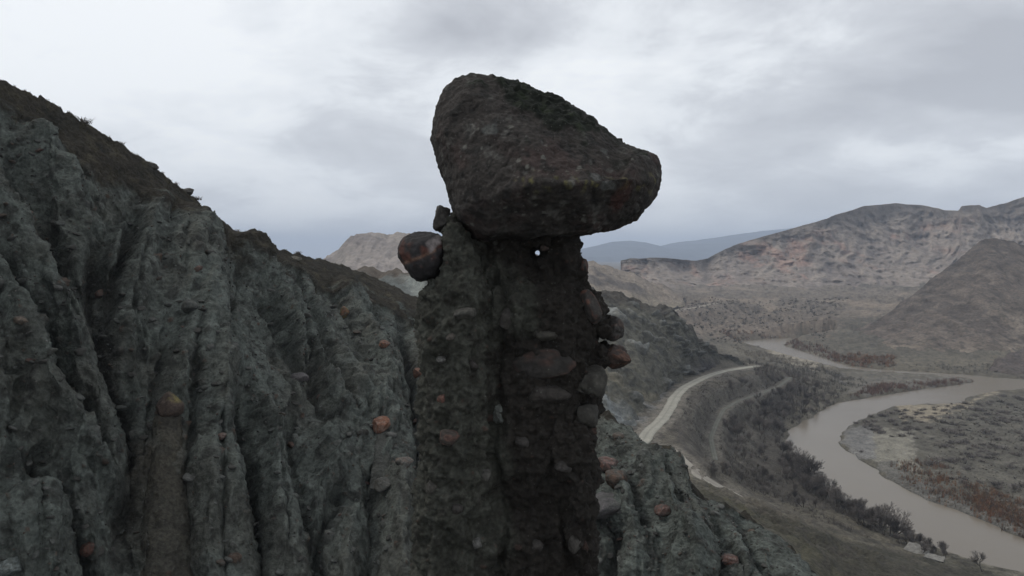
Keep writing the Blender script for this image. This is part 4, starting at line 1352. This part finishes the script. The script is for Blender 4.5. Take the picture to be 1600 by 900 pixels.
cme.polygons.foreach_set('use_smooth', np.ones(len(cme.polygons), bool)); cme.name = 'cap_boulder'
cap = tag(link(bpy.data.objects.new('cap_boulder', cme)), 'huge dark lichen-spotted boulder with a mossy top, balanced on the tall rock pillar', 'boulder')

# ------------------------------------------------------------------ stones of the badland slope
BIGST = [  # boulders that stick out or stand on little pillars: things
    (470, 590, 15, 7, .05, MAUVE, None, 'flat grey slab jutting out of the middle of the clay slope'),
    (540, 489, 8, 10, .2, ORA, YEL, 'orange and yellow stone high on the slope just under the crest'),
    (600, 538, 9, 7, .1, ORA, RED, 'small orange stone between the yellow stone and the pillar'),
    (655, 583, 10, 9, .3, ORA, RED, 'orange stone touching the left edge of the pillar'),
    (297, 480, 14, 11, .2, (0.05, 0.052, 0.048), None, 'rounded dark boulder embedded in the central buttress of the slope'),
    (138, 856, 10, 12, .2, RED, None, 'dull red stone low on the slope near the mound at bottom left'),
    (632, 722, 14, 9, .3, (0.10, 0.08, 0.068), GREY, 'pale brown stone lying below the orange capped pinnacle'),
    (597, 757, 14, 11, 0, (0.06, 0.058, 0.052), None, 'dark stone under the orange capped pinnacle'),
    (950, 727, 18, 13, .1, PINK, RED, 'pinkish stone on top of the heap right of the pillar'),
    (962, 749, 17, 18, -.5, (0.05, 0.036, 0.028), (0.08, 0.05, 0.036), 'brown leaning stone below the pinkish one'),
    (947, 789, 40, 17, -.05, MAUVE, (0.07, 0.07, 0.068), 'wide grey mauve slab under the brown leaning stone'),
    (1036, 799, 13, 10, -.3, (0.09, 0.056, 0.048), RED, 'reddish stone lying on the clay right of the wide slab'),
    (1138, 876, 15, 9, .1, (0.11, 0.07, 0.06), RED, 'reddish stone near the bottom edge, farthest right on the clay spur'),
    (462, 404, 10, 4, .1, (0.13, 0.12, 0.10), None, 'thin pale slab near the crest of the slope'),
    (238, 259, 8, 5, .2, (0.05, 0.045, 0.04), None, 'dark stone on the crest, half way down the skyline'),
    (294, 298, 9, 6, -.2, (0.055, 0.05, 0.045), None, 'dark lumpy rock on the crest beside a small bush'),
    (33, 502, 11, 7, .1, (0.09, 0.07, 0.055), None, 'brownish stone at the left edge of the slope'),
    (345, 681, 11, 6, .1, (0.10, 0.07, 0.06), None, 'reddish brown stone on the buttress left of the dark gully'),
    (68, 770, 17, 6, .1, (0.11, 0.075, 0.06), None, 'reddish flat stone on top of the mound at bottom left'),
    (15, 885, 22, 13, .2, (0.12, 0.135, 0.13), None, 'pale greenish lump at the bottom left corner'),
]
for i, (px, py, hw, hh, roll, c1, c2, lab) in enumerate(BIGST):
    p, n = on_slope(px, py)
    k = p[1] / F
    pos = p + n * hh * k * .05
    o = rock_obj('boulder', pos, (hw * k, min(hw, hh * 1.6) * k * 1.1, hh * k), 500 + i, (0, roll, .4 * math.sin(i * 2)), sub=4, cuts=14, rough=.075, col=c1, col2=c2, box=.75, dust=(.05, .052, .047))
    tag(o, lab, 'stone')

# the two little pinnacles with their cap stones
def pinnacle(px, pt_, pb, w0, w1, col, lab, seed):
    p, n = on_slope(px, (pt_ + pb) / 2)
    p0, _ = on_slope(px, pt_ + 5); p1, _ = on_slope(px - 3, pb)
    D = p0[1]
    bm_ = bmesh.new()
    k = D / F
    pr = None
    for j in range(18):
        f_ = j / 17
        py = pt_ + (pb - pt_) * f_
        w = w0 + (w1 - w0) * f_ ** 1.2
        Yc = p0[1] + (p1[1] - p0[1]) * f_ + w * k * .25 * f_
        kk_ = Yc / F
        c = Pv(px - 8 * f_ ** 2 * (w1 / 40), py, Yc)
        ring = [bm_.verts.new((c[0] + math.cos(a) * w * kk_, c[1] + math.sin(a) * w * kk_, c[2])) for a in np.linspace(0, 2 * math.pi, 20, endpoint=False)]
        if pr:
            for q in range(20): bm_.faces.new((pr[q], pr[(q + 1) % 20], ring[(q + 1) % 20], ring[q]))
        else: bm_.faces.new(ring)
        pr = ring
    bm_.faces.new(pr[::-1])
    me = remesh(bm_, max(.07, k * 1.5), 1)
    v = co_of(me); nn_ = no_of(me)
    kk, hh_ = cells(v, 3.0, 5, .35, .4)
    d = fbm(v * np.array([1, 1, .3]), 1.6, 4, off=seed) * .22 + fbm(v, 5, 2, off=seed + 4) * .05 + kk * .6
    v2 = v + nn_ * d[:, None]
    me.vertices.foreach_set('co', v2.astype(np.float32).ravel())
    c = clay_tint(v, *proj(v), col, kk, hh_, off=seed)
    set_tint(me, mixa(c, col, np.full(len(c), .45))); me.materials.append(M['badland'])
    me.polygons.foreach_set('use_smooth', np.ones(len(me.polygons), bool)); me.name = 'pinnacle'
    tag(link(bpy.data.objects.new('pinnacle', me)), lab, 'rock pinnacle')
    return D


D1 = pinnacle(262, 648, 990, 19, 58, (0.05, 0.046, 0.037), 'brown clay pinnacle standing in the gully under a square brown cap stone', 11)
o = rock_obj('boulder', Pv(265, 633, D1), (21 * D1 / F, 22 * D1 / F, 20 * D1 / F), 72, (0, .15, .4), sub=4, cuts=12, rough=.07, box=.7, col=(0.05, 0.036, 0.03), col2=(0.035, 0.03, 0.026))
bv_ = co_of(o.data) ; yy = sstep(.25, .6, bv_[:, 2] / (20 * D1 / F)) * sstep(-.1, .3, bv_[:, 0] + fbm(bv_, 5, 2) * .5)
o.data.color_attributes.remove(o.data.color_attributes['tint']); set_tint(o.data, mixa(np.tile(np.array([.045, .033, .027]), (len(bv_), 1)) * (1 + fbm(bv_, 6, 3))[:, None], (.14, .12, .04), yy * .7))
tag(o, 'squarish brown boulder with yellow lichen capping the brown clay pinnacle', 'boulder')
D2 = pinnacle(598, 672, 760, 9, 18, (0.058, 0.06, 0.055), 'slim grey clay pinnacle under an orange cap stone', 23)
o = rock_obj('boulder', Pv(596, 664, D2), (15 * D2 / F, 14 * D2 / F, 13 * D2 / F), 76, (0, -.15, .3), sub=4, cuts=12, rough=.06, box=.72, col=(0.12, 0.056, 0.035), col2=(0.15, 0.10, 0.078))
tag(o, 'orange boulder with a pale top capping the slim grey pinnacle', 'boulder')

# stones embedded all over the slope: parts of it (shared meshes)
protos = [rock_me('stone', (1, 1, .7), 700 + k, sub=3, cuts=9, rough=.09, col=c, box=.8, dust=(.05, .052, .047)) for k, c in enumerate(
    [(0.045, 0.043, 0.039), (0.062, 0.065, 0.06), (0.035, 0.033, 0.03), (0.08, 0.08, 0.075), (0.06, 0.047, 0.038), (0.075, 0.046, 0.037)])]
r = np.random.default_rng(5)
cnt = 0
while cnt < 230:
    px, py = r.uniform(0, 1200), r.uniform(200, 895)
    k = np.argmin((s2x[_fi] - px) ** 2 + (s2y[_fi] - py) ** 2)
    idx = _fi[k]
    if (s2x[idx] - px) ** 2 + (s2y[idx] - py) ** 2 > 9 or mantle[idx] > .5 or (665 < px < 925):
        continue
    size = r.uniform(4.0, 8.0) * SV2[idx, 1] / F * (1 if r.random() < .85 else 1.4)
    o = bpy.data.objects.new('stone', protos[int(r.choice(6, p=[.25, .25, .2, .14, .1, .06]))])
    o.location = SV2[idx] - Nn[idx] * size * .1
    o.rotation_euler = (r.uniform(-.5, .5), r.uniform(-.5, .5), r.uniform(0, 6))
    o.scale = (size, size * r.uniform(.7, 1.1), size * r.uniform(.5, .9))
    link(o, slope); cnt += 1


def scatter_merge(name, protoV, protoQ, pos, scale, rotz, mat, tints=None, tilt=None):
    n = len(pos); m = len(protoV)
    c, s_ = np.cos(rotz), np.sin(rotz)
    V = np.empty((n, m, 3))
    P_ = protoV[None] * scale[:, None, :]
    V[..., 0] = P_[..., 0] * c[:, None] - P_[..., 1] * s_[:, None]
    V[..., 1] = P_[..., 0] * s_[:, None] + P_[..., 1] * c[:, None]
    V[..., 2] = P_[..., 2]
    V += pos[:, None, :]
    Q = (protoQ[None] + (np.arange(n) * m)[:, None, None]).reshape(-1, protoQ.shape[1])
    tn_ = None if tints is None else np.repeat(tints, m, 0)
    return mesh_np(name, V.reshape(-1, 3), Q, mat, tn_, smooth=False)


# loose gravel and small stones everywhere on the slope
v1, q1 = ico(1)
v1 = v1 * (1 + .25 * np.random.default_rng(3).normal(size=(len(v1), 1)))
sel = r.choice(_fi[(s2x[_fi] > -50) & (s2x[_fi] < 1250) & (mantle[_fi] < .6)], 3800)
sz = r.uniform(.7, 2.6, len(sel)) ** 1.0 * SV2[sel, 1] / F
colr = np.array([(0.045, 0.043, 0.04), (0.075, 0.078, 0.073), (0.033, 0.031, 0.028), (0.10, 0.098, 0.092), (0.06, 0.046, 0.038)])[r.integers(0, 5, len(sel))]
pm = scatter_merge('pebbles', v1, q1, SV2[sel], np.stack([sz, sz, sz * .8], 1), r.uniform(0, 6, len(sel)), M['stone'], colr)
pb = link(bpy.data.objects.new('pebbles', pm), slope); pb['kind'] = 'stuff'

# ------------------------------------------------------------------ vegetation
def blades(n, seed, spread=.5, up=1.0, w=.03, jit=.3, two=True, hemi=True):
    """tuft of thin tapering shoots from a common base"""
    r_ = np.random.default_rng(seed)
    V = []; Q = []
    for k in range(n):
        a = r_.uniform(0, 6.283); e = r_.uniform(0, spread)
        d = np.array([math.cos(a) * e, math.sin(a) * e, up]); d /= np.linalg.norm(d)
        L = r_.uniform(.55, 1.0) * (1 if hemi else 1)
        b0 = np.array([r_.normal() * .12, r_.normal() * .12, 0]) * spread * 1.6
        side = np.cross(d, r_.normal(size=3)); side /= np.linalg.norm(side)
        mid = b0 + d * L * .5 + r_.normal(size=3) * .05 * L
        tip = b0 + d * L + r_.normal(size=3) * .1 * L
        i0 = len(V)
        V += [b0 - side * w, b0 + side * w, mid + side * w * .7, mid - side * w * .7, tip]
        Q += [[i0, i0 + 1, i0 + 2], [i0, i0 + 2, i0 + 3], [i0 + 3, i0 + 2, i0 + 4]]
        if two:
            for _ in range(1):
                f_ = r_.uniform(.35, .9); s0 = b0 + (tip - b0) * f_
                dd = d + r_.normal(size=3) * .55; dd /= np.linalg.norm(dd)
                i1 = len(V); ww = side * w * .5
                V += [s0 - ww, s0 + ww, s0 + dd * L * .35]; Q += [[i1, i1 + 1, i1 + 2]]
    return np.array(V), np.array(Q)


def tree_protos(seed):
    """bare tree: trunk mesh and crown mesh of tapering limbs and twigs (unit height)"""
    r_ = random.Random(seed)
    T = ([], []); C = ([], [])

    def tube(store, a, b, ra, rb, k=3):
        V, Q = store
        d = (b - a); d.normalize()
        s1 = d.orthogonal().normalized(); s2 = d.cross(s1)
        i0 = len(V)
        for (c, rr) in ((a, ra), (b, rb)):
            for j in range(k):
                an = 2 * math.pi * j / k
                V.append(c + s1 * math.cos(an) * rr + s2 * math.sin(an) * rr)
        for j in range(k):
            Q.append((i0 + j, i0 + (j + 1) % k, i0 + k + (j + 1) % k, i0 + k + j))

    def grow(p, d, L, rad, lev):
        st = T if lev == 0 else C
        n = 3 if lev < 2 else 2
        q = p.copy()
        for j in range(n):
            d = (d + Vector((r_.gauss(0, .12), r_.gauss(0, .12), r_.gauss(.04, .08)))).normalized()
            q2 = q + d * L / n
            tube(st, q, q2, rad * (1 - .25 * j / n), rad * (1 - .25 * (j + 1) / n), 5 if lev == 0 else 3)
            if lev < 4 and (lev > 0 or j > 0):
                for _ in range(2 if lev < 3 else 1):
                    nd_ = (d + Vector((r_.gauss(0, .6), r_.gauss(0, .6), r_.gauss(.15, .35)))).normalized()
                    grow(q2, nd_, L * r_.uniform(.5, .72), max(rad * .5, .0035), lev + 1)
            q = q2
        if lev < 4:
            grow(q, d, L * .6, max(rad * .6, .0035), lev + 1)

    for s_ in range(r_.choice([1, 2, 3])):
        grow(Vector((r_.gauss(0, .03), r_.gauss(0, .03), -.02)), Vector((r_.gauss(0, .25), r_.gauss(0, .25), 1)).normalized(), r_.uniform(.3, .42), .02, 0)
    zmax = max(v.z for v in C[0])
    out = []
    for (V, Q), nm_ in ((T, 'trunk'), (C, 'crown')):
        out.append((np.array([v[:] for v in V]) / zmax, np.array(Q)))
    return out


TP = []
for k in range(6):
    (tv, tq), (cv, cq) = tree_protos(40 + k)
    TP.append((mesh_np('trunk', tv, tq, M['bark']), mesh_np('crown', cv, cq, M['twig_dark' if k % 2 else 'twig_grey'])))
gpxm, gpym = proj(GV)
_gi = np.where(GV[:, 1] > 80)[0]


def ground_at(px, py):
    """ground point seen at that place"""
    m = _gi[(np.abs(gpxm[_gi] - px) < 4) & (np.abs(gpym[_gi] - py) < 4)]
    if len(m) == 0:
        return None
    k = m[np.argmin((gpxm[m] - px) ** 2 + (gpym[m] - py) ** 2)]
    return GV[k].copy()


def tree(px, py, h, seed, label, group=None):
    g = ground_at(px, py)
    if g is None or g[2] < 0.02: return None
    for line in (ROAD, ROADB, TRACK):
        if poly_dist(g[:1], g[1:2], line[:, :2])[0][0] < 4: return None
    rr = random.Random(seed)
    e = link(bpy.data.objects.new('bare_tree', None)); e.location = g; e.rotation_euler = (0, 0, rr.uniform(0, 6))
    s_ = h * rr.uniform(.85, 1.15); e.scale = (s_ * 1.05, s_ * 1.05, s_)
    tm, cm = TP[seed % 6]
    link(bpy.data.objects.new('trunk', tm), e); link(bpy.data.objects.new('crown', cm), e)
    return tag(e, label, 'tree', group)


# bank trees: a row along the near (outer) bank
rt_ = random.Random(3)
BANK = [(1228, 712), (1240, 735), (1262, 757), (1290, 775), (1318, 797), (1345, 812), (1372, 824), (1400, 838), (1430, 850), (1452, 862), (1485, 872)]
gb = 'bare trees in a row along the near river bank'
lab = 'leafless dark tree in the dense row along the near bank of the river'
nt = 0
for i in range(len(BANK) - 1):
    (ax, ay), (bx, by) = BANK[i], BANK[i + 1]
    m = 7 if i < 7 else 5
    for j in range(m):
        f_ = (j + rt_.random()) / m
        x = ax + (bx - ax) * f_ + rt_.uniform(-10, 6); y = ay + (by - ay) * f_ + rt_.uniform(-4, 7)
        h = (6.2 if i < 7 else 3.6) * rt_.uniform(.65, 1.15)
        if tree(x, y, h, 1000 + nt, lab, gb): nt += 1
tree(1262, 762, 10.5, 5, 'tall leafless tree with the widest crown in the near bank row, against the water')
tree(1378, 827, 8.0, 14, 'upright bushy leafless tree standing out over the water mid-way down the near bank')
tree(1535, 893, 5.2, 9, 'small lone leafless tree on grass at the bottom right river bank')
# darker wood on the bend and the slope above it
gb2 = 'bare trees on the slope above the river bend'
lab2 = 'leafless grey tree in the scrub on the slope above the river bend'
for i in range(95):
    x = rt_.uniform(1130, 1290); y = rt_.uniform(600, 700)
    if y > 690 - (x - 1225) * .95 or y < 592: continue
    tree(x, y, rt_.uniform(3.2, 6.0), 2000 + i, lab2, gb2)
for i in range(60):
    x = rt_.uniform(1110, 1290); y = rt_.uniform(690, 800)
    if y < 690 + (x - 1225) * 1.2 or y > 745 + (x - 1110) * .35: continue
    tree(x, y, rt_.uniform(2.4, 4.8), 3000 + i, 'leafless grey tree in the scrub between the pale road and the river', 'bare trees between the road and the river')

# shrub stuff: thickets
PAL = {'twig_dark': [(.075, .066, .06), (.10, .088, .08), (.06, .054, .05), (.125, .11, .098)],
       'twig_grey': [(.10, .092, .082), (.085, .077, .068), (.125, .115, .10), (.065, .058, .052)],
       'twig_red': [(.13, .074, .058), (.10, .064, .054), (.09, .073, .062), (.145, .09, .068)],
       'twig_rust': [(.17, .085, .05), (.10, .07, .052), (.13, .095, .068), (.08, .062, .052), (.19, .11, .065)],
       'twig_pale': [(.20, .175, .14), (.16, .145, .12), (.12, .11, .095), (.23, .205, .17)],
       'grass': [(.052, .050, .032), (.07, .064, .042), (.038, .036, .026)]}


def thicket(name, label, pxpoly, z, n, hrange, mat, seed, wide=1.0, proto=None, spread=.55, w=.02, nblade=12):
    r_ = np.random.default_rng(seed)
    poly = Gv(*np.array(pxpoly).T, z)[:, :2]
    lo, hi = poly.min(0), poly.max(0)
    pts = r_.uniform(lo, hi, (n * 12, 2))
    pts = pts[inside(pts[:, 0], pts[:, 1], poly)]
    dens = fbm(np.stack([pts[:, 0], pts[:, 1], 0 * pts[:, 0]], 1), 1 / 12., 3, off=seed)
    pts = pts[(dens + r_.uniform(-.25, .25, len(pts))) > -.08][:n]
    de = poly_dist(pts[:, 0], pts[:, 1], np.vstack([poly, poly[:1]]))[0]
    pts = pts[de > r_.random(len(pts)) ** 2 * min(9.0, .25 * min(hi - lo))]
    for line, wd in ((ROAD, 4.5), (ROADB, 4.5), (TRACK, 2.6)):
        pts = pts[poly_dist(pts[:, 0], pts[:, 1], line[:, :2])[0] > wd]
    z_ = ground_h(pts[:, 0].copy(), pts[:, 1].copy())
    ok = z_ > 0.02
    pts, z_ = pts[ok], z_[ok]
    V, Q = blades(nblade, seed, spread, 1.0, w)
    V[:, 2] = np.where(V[:, 2] > 0, V[:, 2] * (1 - .25 * np.hypot(V[:, 0], V[:, 1])), V[:, 2])
    h = r_.uniform(*hrange, len(pts)) * (0.55 + 0.7 * r_.random(len(pts)) ** 2)
    pal = np.array(PAL[mat]); tn_ = pal[r_.integers(0, len(pal), len(pts))] * r_.uniform(.75, 1.3, (len(pts), 1))
    me = scatter_merge(name, V, Q, np.stack([pts[:, 0], pts[:, 1], z_ - .05], 1), np.stack([h * wide, h * wide, h], 1), r_.uniform(0, 6, len(pts)), M['brush'], tn_)
    return tag(link(bpy.data.objects.new(name, me)), label, 'thicket', kind='stuff')


thicket('thicket', 'dense grey leafless thicket lining the outer bend of the river',
        [(1135, 590), (1230, 585), (1300, 605), (1330, 618), (1270, 645), (1232, 672), (1226, 690), (1190, 700), (1170, 670), (1200, 630)], 4, 1500, (1.4, 3.6), 'twig_dark', 21, 1.1)
thicket('thicket', 'grey leafless brush on the flat above the river bend',
        [(1200, 572), (1290, 575), (1360, 592), (1350, 612), (1290, 625), (1240, 600)], 3, 800, (1.6, 3.4), 'twig_grey', 22, 1.1)
thicket('thicket', 'grey brush on the slope below the pale road and above the near bank',
        [(1090, 690), (1150, 640), (1200, 700), (1228, 715), (1300, 785), (1380, 828), (1350, 835), (1230, 780), (1140, 765), (1100, 735)], 8, 1500, (.9, 2.2), 'twig_grey', 23, 1.2)
thicket('thicket', 'dark undergrowth under the trees of the near bank',
        [(1228, 700), (1255, 735), (1300, 770), (1360, 808), (1430, 842), (1500, 870), (1480, 880), (1400, 850), (1330, 820), (1260, 770), (1215, 720)], 3, 900, (.5, 1.5), 'twig_grey', 24, 1.1)
thicket('thicket', 'reddish willow scrub on the far side of the river bend, between the two reaches',
        [(1330, 612), (1360, 598), (1420, 597), (1470, 591), (1525, 592), (1520, 597), (1440, 606), (1370, 617), (1320, 624)], 2, 1100, (1.6, 3.2), 'twig_red', 25, 1.2)
thicket('thicket', 'rusty willow scrub below the dark conical hill, beyond the river',
        [(1285, 556), (1330, 556), (1400, 562), (1400, 576), (1325, 572)], 2, 700, (2.0, 4.5), 'twig_rust', 26, 1.3)
thicket('thicket', 'rusty willow scrub inside the distant river bend',
        [(1205, 536), (1240, 533), (1290, 545), (1330, 562), (1290, 562), (1250, 549)], 2, 420, (2.0, 4.0), 'twig_red', 27, 1.4)
thicket('thicket', 'rusty brush on the far bank behind the distant river bend',
        [(1120, 524), (1290, 521), (1288, 526), (1190, 529), (1130, 533)], 3, 420, (2.0, 4.5), 'twig_rust', 28, 1.6)
thicket('thicket', 'pale reeds and brush along the inner side of the distant reach',
        [(1140, 545), (1200, 549), (1300, 573), (1320, 580), (1230, 582), (1160, 565)], 2, 900, (1.4, 3.0), 'twig_pale', 29, 1.4)
thicket('thicket', 'rust coloured willow strip along the inner bank of the near reach',
        [(1385, 722), (1430, 715), (1500, 735), (1600, 785), (1600, 828), (1520, 800), (1460, 778), (1405, 750)], 1.5, 1500, (.8, 2.0), 'twig_rust', 30, 1.2)
thicket('thicket', 'dark red brush near the right edge on the inner bank of the near reach',
        [(1500, 778), (1560, 770), (1640, 800), (1640, 850), (1560, 820)], 1.5, 900, (1.0, 2.4), 'twig_rust', 31, 1.2)
thicket('thicket', 'dark brush along the foot of the conical hill',
        [(1380, 574), (1500, 570), (1620, 570), (1620, 584), (1500, 582), (1400, 580)], 2, 500, (1.0, 2.2), 'twig_grey', 32, 1.4)
thicket('thicket', 'low grey scrub on the gullied knoll above the river bend',
        [(1060, 620), (1110, 590), (1200, 576), (1250, 590), (1180, 620), (1130, 640), (1100, 690), (1050, 680)], 17, 2200, (.4, 1.3), 'twig_grey', 33, 1.5)
thicket('dry_grass', 'short olive grass on the hillside at the bottom right',
        [(1090, 770), (1200, 790), (1350, 835), (1430, 872), (1560, 905), (1600, 935), (1300, 950), (1180, 860)], 18, 4000, (.2, .65), 'grass', 34, 1.8, nblade=4)
thicket('scrub', 'low grey brown scrub dotted over the far valley floor below the cliffs',
        [(1000, 480), (1100, 484), (1330, 482), (1300, 522), (1120, 524), (1040, 505)], 12, 1100, (1.2, 3.2), 'twig_grey', 35, 2.2, nblade=8, w=.05)
thicket('scrub', 'low grey brown scrub dotted over the flat inside the river bend',
        [(1440, 640), (1560, 615), (1660, 615), (1700, 830), (1600, 810), (1450, 730)], 1.5, 1500, (.4, 1.1), 'twig_grey', 36, 2.2, nblade=8, w=.05)

# individual scrub bushes on the flat inside the bend
SH = []
for k in range(5):
    V, Q = blades(60, 60 + k, 1.3, 1.0, .035, hemi=True)
    V = V * np.array([1.1, 1.1, .75])
    SH.append(mesh_np('scrub_bush', V, Q, M['twig_dark' if k < 3 else 'twig_grey'], smooth=False))
poly = Gv(*np.array([(1350, 650), (1440, 640), (1560, 618), (1640, 618), (1640, 800), (1560, 785), (1450, 735), (1435, 690), (1345, 672)]).T, 1.6)[:, :2]
rs = np.random.default_rng(77)
made = 0
while made < 250:
    q = rs.uniform(poly.min(0), poly.max(0))
    if not inside(q[:1], q[1:], poly)[0]: continue
    dn = fbm(np.array([[q[0], q[1], 0.0]]), 1 / 14., 2, off=66)[0]
    if dn < rs.uniform(-.3, .15): continue
    z = ground_h(q[:1].copy(), q[1:].copy())[0]
    if z < .1: continue
    o = bpy.data.objects.new('scrub_bush', SH[rs.integers(0, 5)])
    s_ = rs.uniform(1.1, 3.0)
    o.location = (q[0], q[1], z - .03); o.scale = (s_ * 1.3, s_, s_ * .8); o.rotation_euler = (0, 0, rs.uniform(0, 6))
    tag(link(o), 'low dark leafless bush scattered on the flat scrubland inside the river bend', 'bush', 'scrub bushes on the flat inside the river bend')
    made += 1
# dark bushes at the tip of the inner bank
for i, (px, py, s_) in enumerate([(1322, 668, 2.6), (1330, 660, 2.4), (1342, 655, 3), (1352, 668, 2), (1366, 660, 2.4), (1378, 650, 2.8), (1392, 646, 3), (1404, 643, 2.6), (1415, 642, 2.6), (1313, 690, 2.2),
                                 (1372, 668, 2.4), (1400, 665, 2.6), (1420, 668, 2), (1360, 640 + 12, 2.2), (1390, 658, 2.4), (1345, 705, 1.6), (1338, 640 + 22, 2)]):
    g = ground_at(px, py)
    if g is None or g[2] < .02: continue
    o = bpy.data.objects.new('scrub_bush', SH[i % 3]); o.location = g; o.scale = (s_ * 1.2, s_, s_ * .8); o.rotation_euler = (0, 0, i * 1.3)
    tag(link(o), 'dark leafless bush in the clump on the tip of the flat, where the river turns', 'bush', 'bushes on the tip of the river bend')

# bushes on the skyline of the badland slope
for i, (px, py, s_, lab) in enumerate([
    (130, 192, .62, 'dark little bush on the skyline, the highest one on the crest'),
    (308, 314, .5, 'dry little bush on the crest beside the dark lumpy rock'),
    (275, 287, .35, 'tiny dry bush on the crest above the dark lumpy rock'),
    (187, 222, .3, 'tiny tuft on the crest between the highest bush and the dark stone'),
    (370, 358, .38, 'low dry bush on the crest half way to the flat-topped hill'),
    (467, 397, .4, 'low dry bush on the lower crest above the thin pale slab')]):
    k = NB * NU + np.argmin(np.abs(px_ - px)); g = SV2[k]
    o = bpy.data.objects.new('bush', SH[i % 5]); o.location = g - np.array([0, 0, .05]); o.scale = (s_ * 1.2, s_, s_); o.rotation_euler = (0, 0, i)
    tag(link(o), lab, 'bush')
# dry grass tufts on the brown soil of the crest
sel = r.choice(_fi[(s2x[_fi] > -60) & (s2x[_fi] < 680) & (mantle[_fi] > .6)], 2600)
crest = NB * NU + r.choice(np.where((px_ > -60) & (px_ < 680))[0], 130)
sel = np.concatenate([sel, crest])
V, Q = blades(9, 90, .9, 1.0, .035, two=False)
h = r.uniform(.06, .22, len(sel))
gm = scatter_merge('dry_grass', V, Q, SV2[sel] - np.array([0, 0, .02]), np.stack([h, h, h], 1), r.uniform(0, 6, len(sel)), M['grass'])
tag(link(bpy.data.objects.new('dry_grass', gm)), 'dry grass tufts on the brown soil along the crest of the slope', kind='stuff')

# pale slabs on the grass by the river
for i, (px, py, w, d_, lab) in enumerate([(1430, 862, 5.6, 4.4, 'pale tilted stone slab on the grass above the near river bank, the larger of two'),
                                          (1457, 873, 4.2, 2.2, 'low pale stone slab on the grass beside the larger tilted slab')]):
    g = ground_at(px, py)
    bm_ = bmesh.new()
    bmesh.ops.create_cube(bm_, size=1.0)
    for v in bm_.verts:
        v.co.x *= w * (1 - .18 * (v.co.y > 0)); v.co.y *= d_; v.co.z *= .8 if i == 0 else .5
        v.co.x += .8 * (v.co.y > 0)
    bmesh.ops.subdivide_edges(bm_, edges=bm_.edges[:], cuts=9, use_grid_fill=True)
    me = bpy.data.meshes.new('stone_slab'); bm_.to_mesh(me); bm_.free()
    v = co_of(me); v += fbm(v, .7, 3, off=i * 5)[:, None] * np.array([.3, .3, .25])
    me.vertices.foreach_set('co', v.astype(np.float32).ravel())
    set_tint(me, np.tile(np.array([.16, .153, .138]), (len(v), 1)) * (1 + .3 * fbm(v, 1.5, 3))[:, None]); me.materials.append(M['stone'])
    o = link(bpy.data.objects.new('stone_slab', me)); o.location = g + np.array([0, 0, .35]); o.rotation_euler = (.28, .12, -.5)
    tag(o, lab, 'slab')

# ------------------------------------------------------------------ haze
bm = bmesh.new(); bmesh.ops.create_cube(bm, size=1.0)
HX, HY0, HY1, HZ0, HZ1 = 16000, -700, 17000, -6.0, 470.0
for v in bm.verts:
    v.co = Vector((v.co.x * 2 * HX, (HY0 + HY1) / 2 + v.co.y * (HY1 - HY0), (HZ0 + HZ1) / 2 + v.co.z * (HZ1 - HZ0)))
hm = bpy.data.meshes.new('haze'); bm.to_mesh(hm); bm.free()
mt = bpy.data.materials.new('haze_air'); mt.use_nodes = True
tt2 = mt.node_tree; tt2.nodes.clear()
pvn = nd(tt2, 'ShaderNodeVolumePrincipled'); pvn.inputs['Color'].default_value = (0.68, 0.80, 1.0, 1); pvn.inputs['Density'].default_value = 1.5e-4
pvn.inputs['Anisotropy'].default_value = 0.0
oo = nd(tt2, 'ShaderNodeOutputMaterial'); lk(tt2, pvn.outputs[0], oo.inputs['Volume'])
hm.materials.append(mt)
tag(link(bpy.data.objects.new('haze', hm)), kind='stuff')
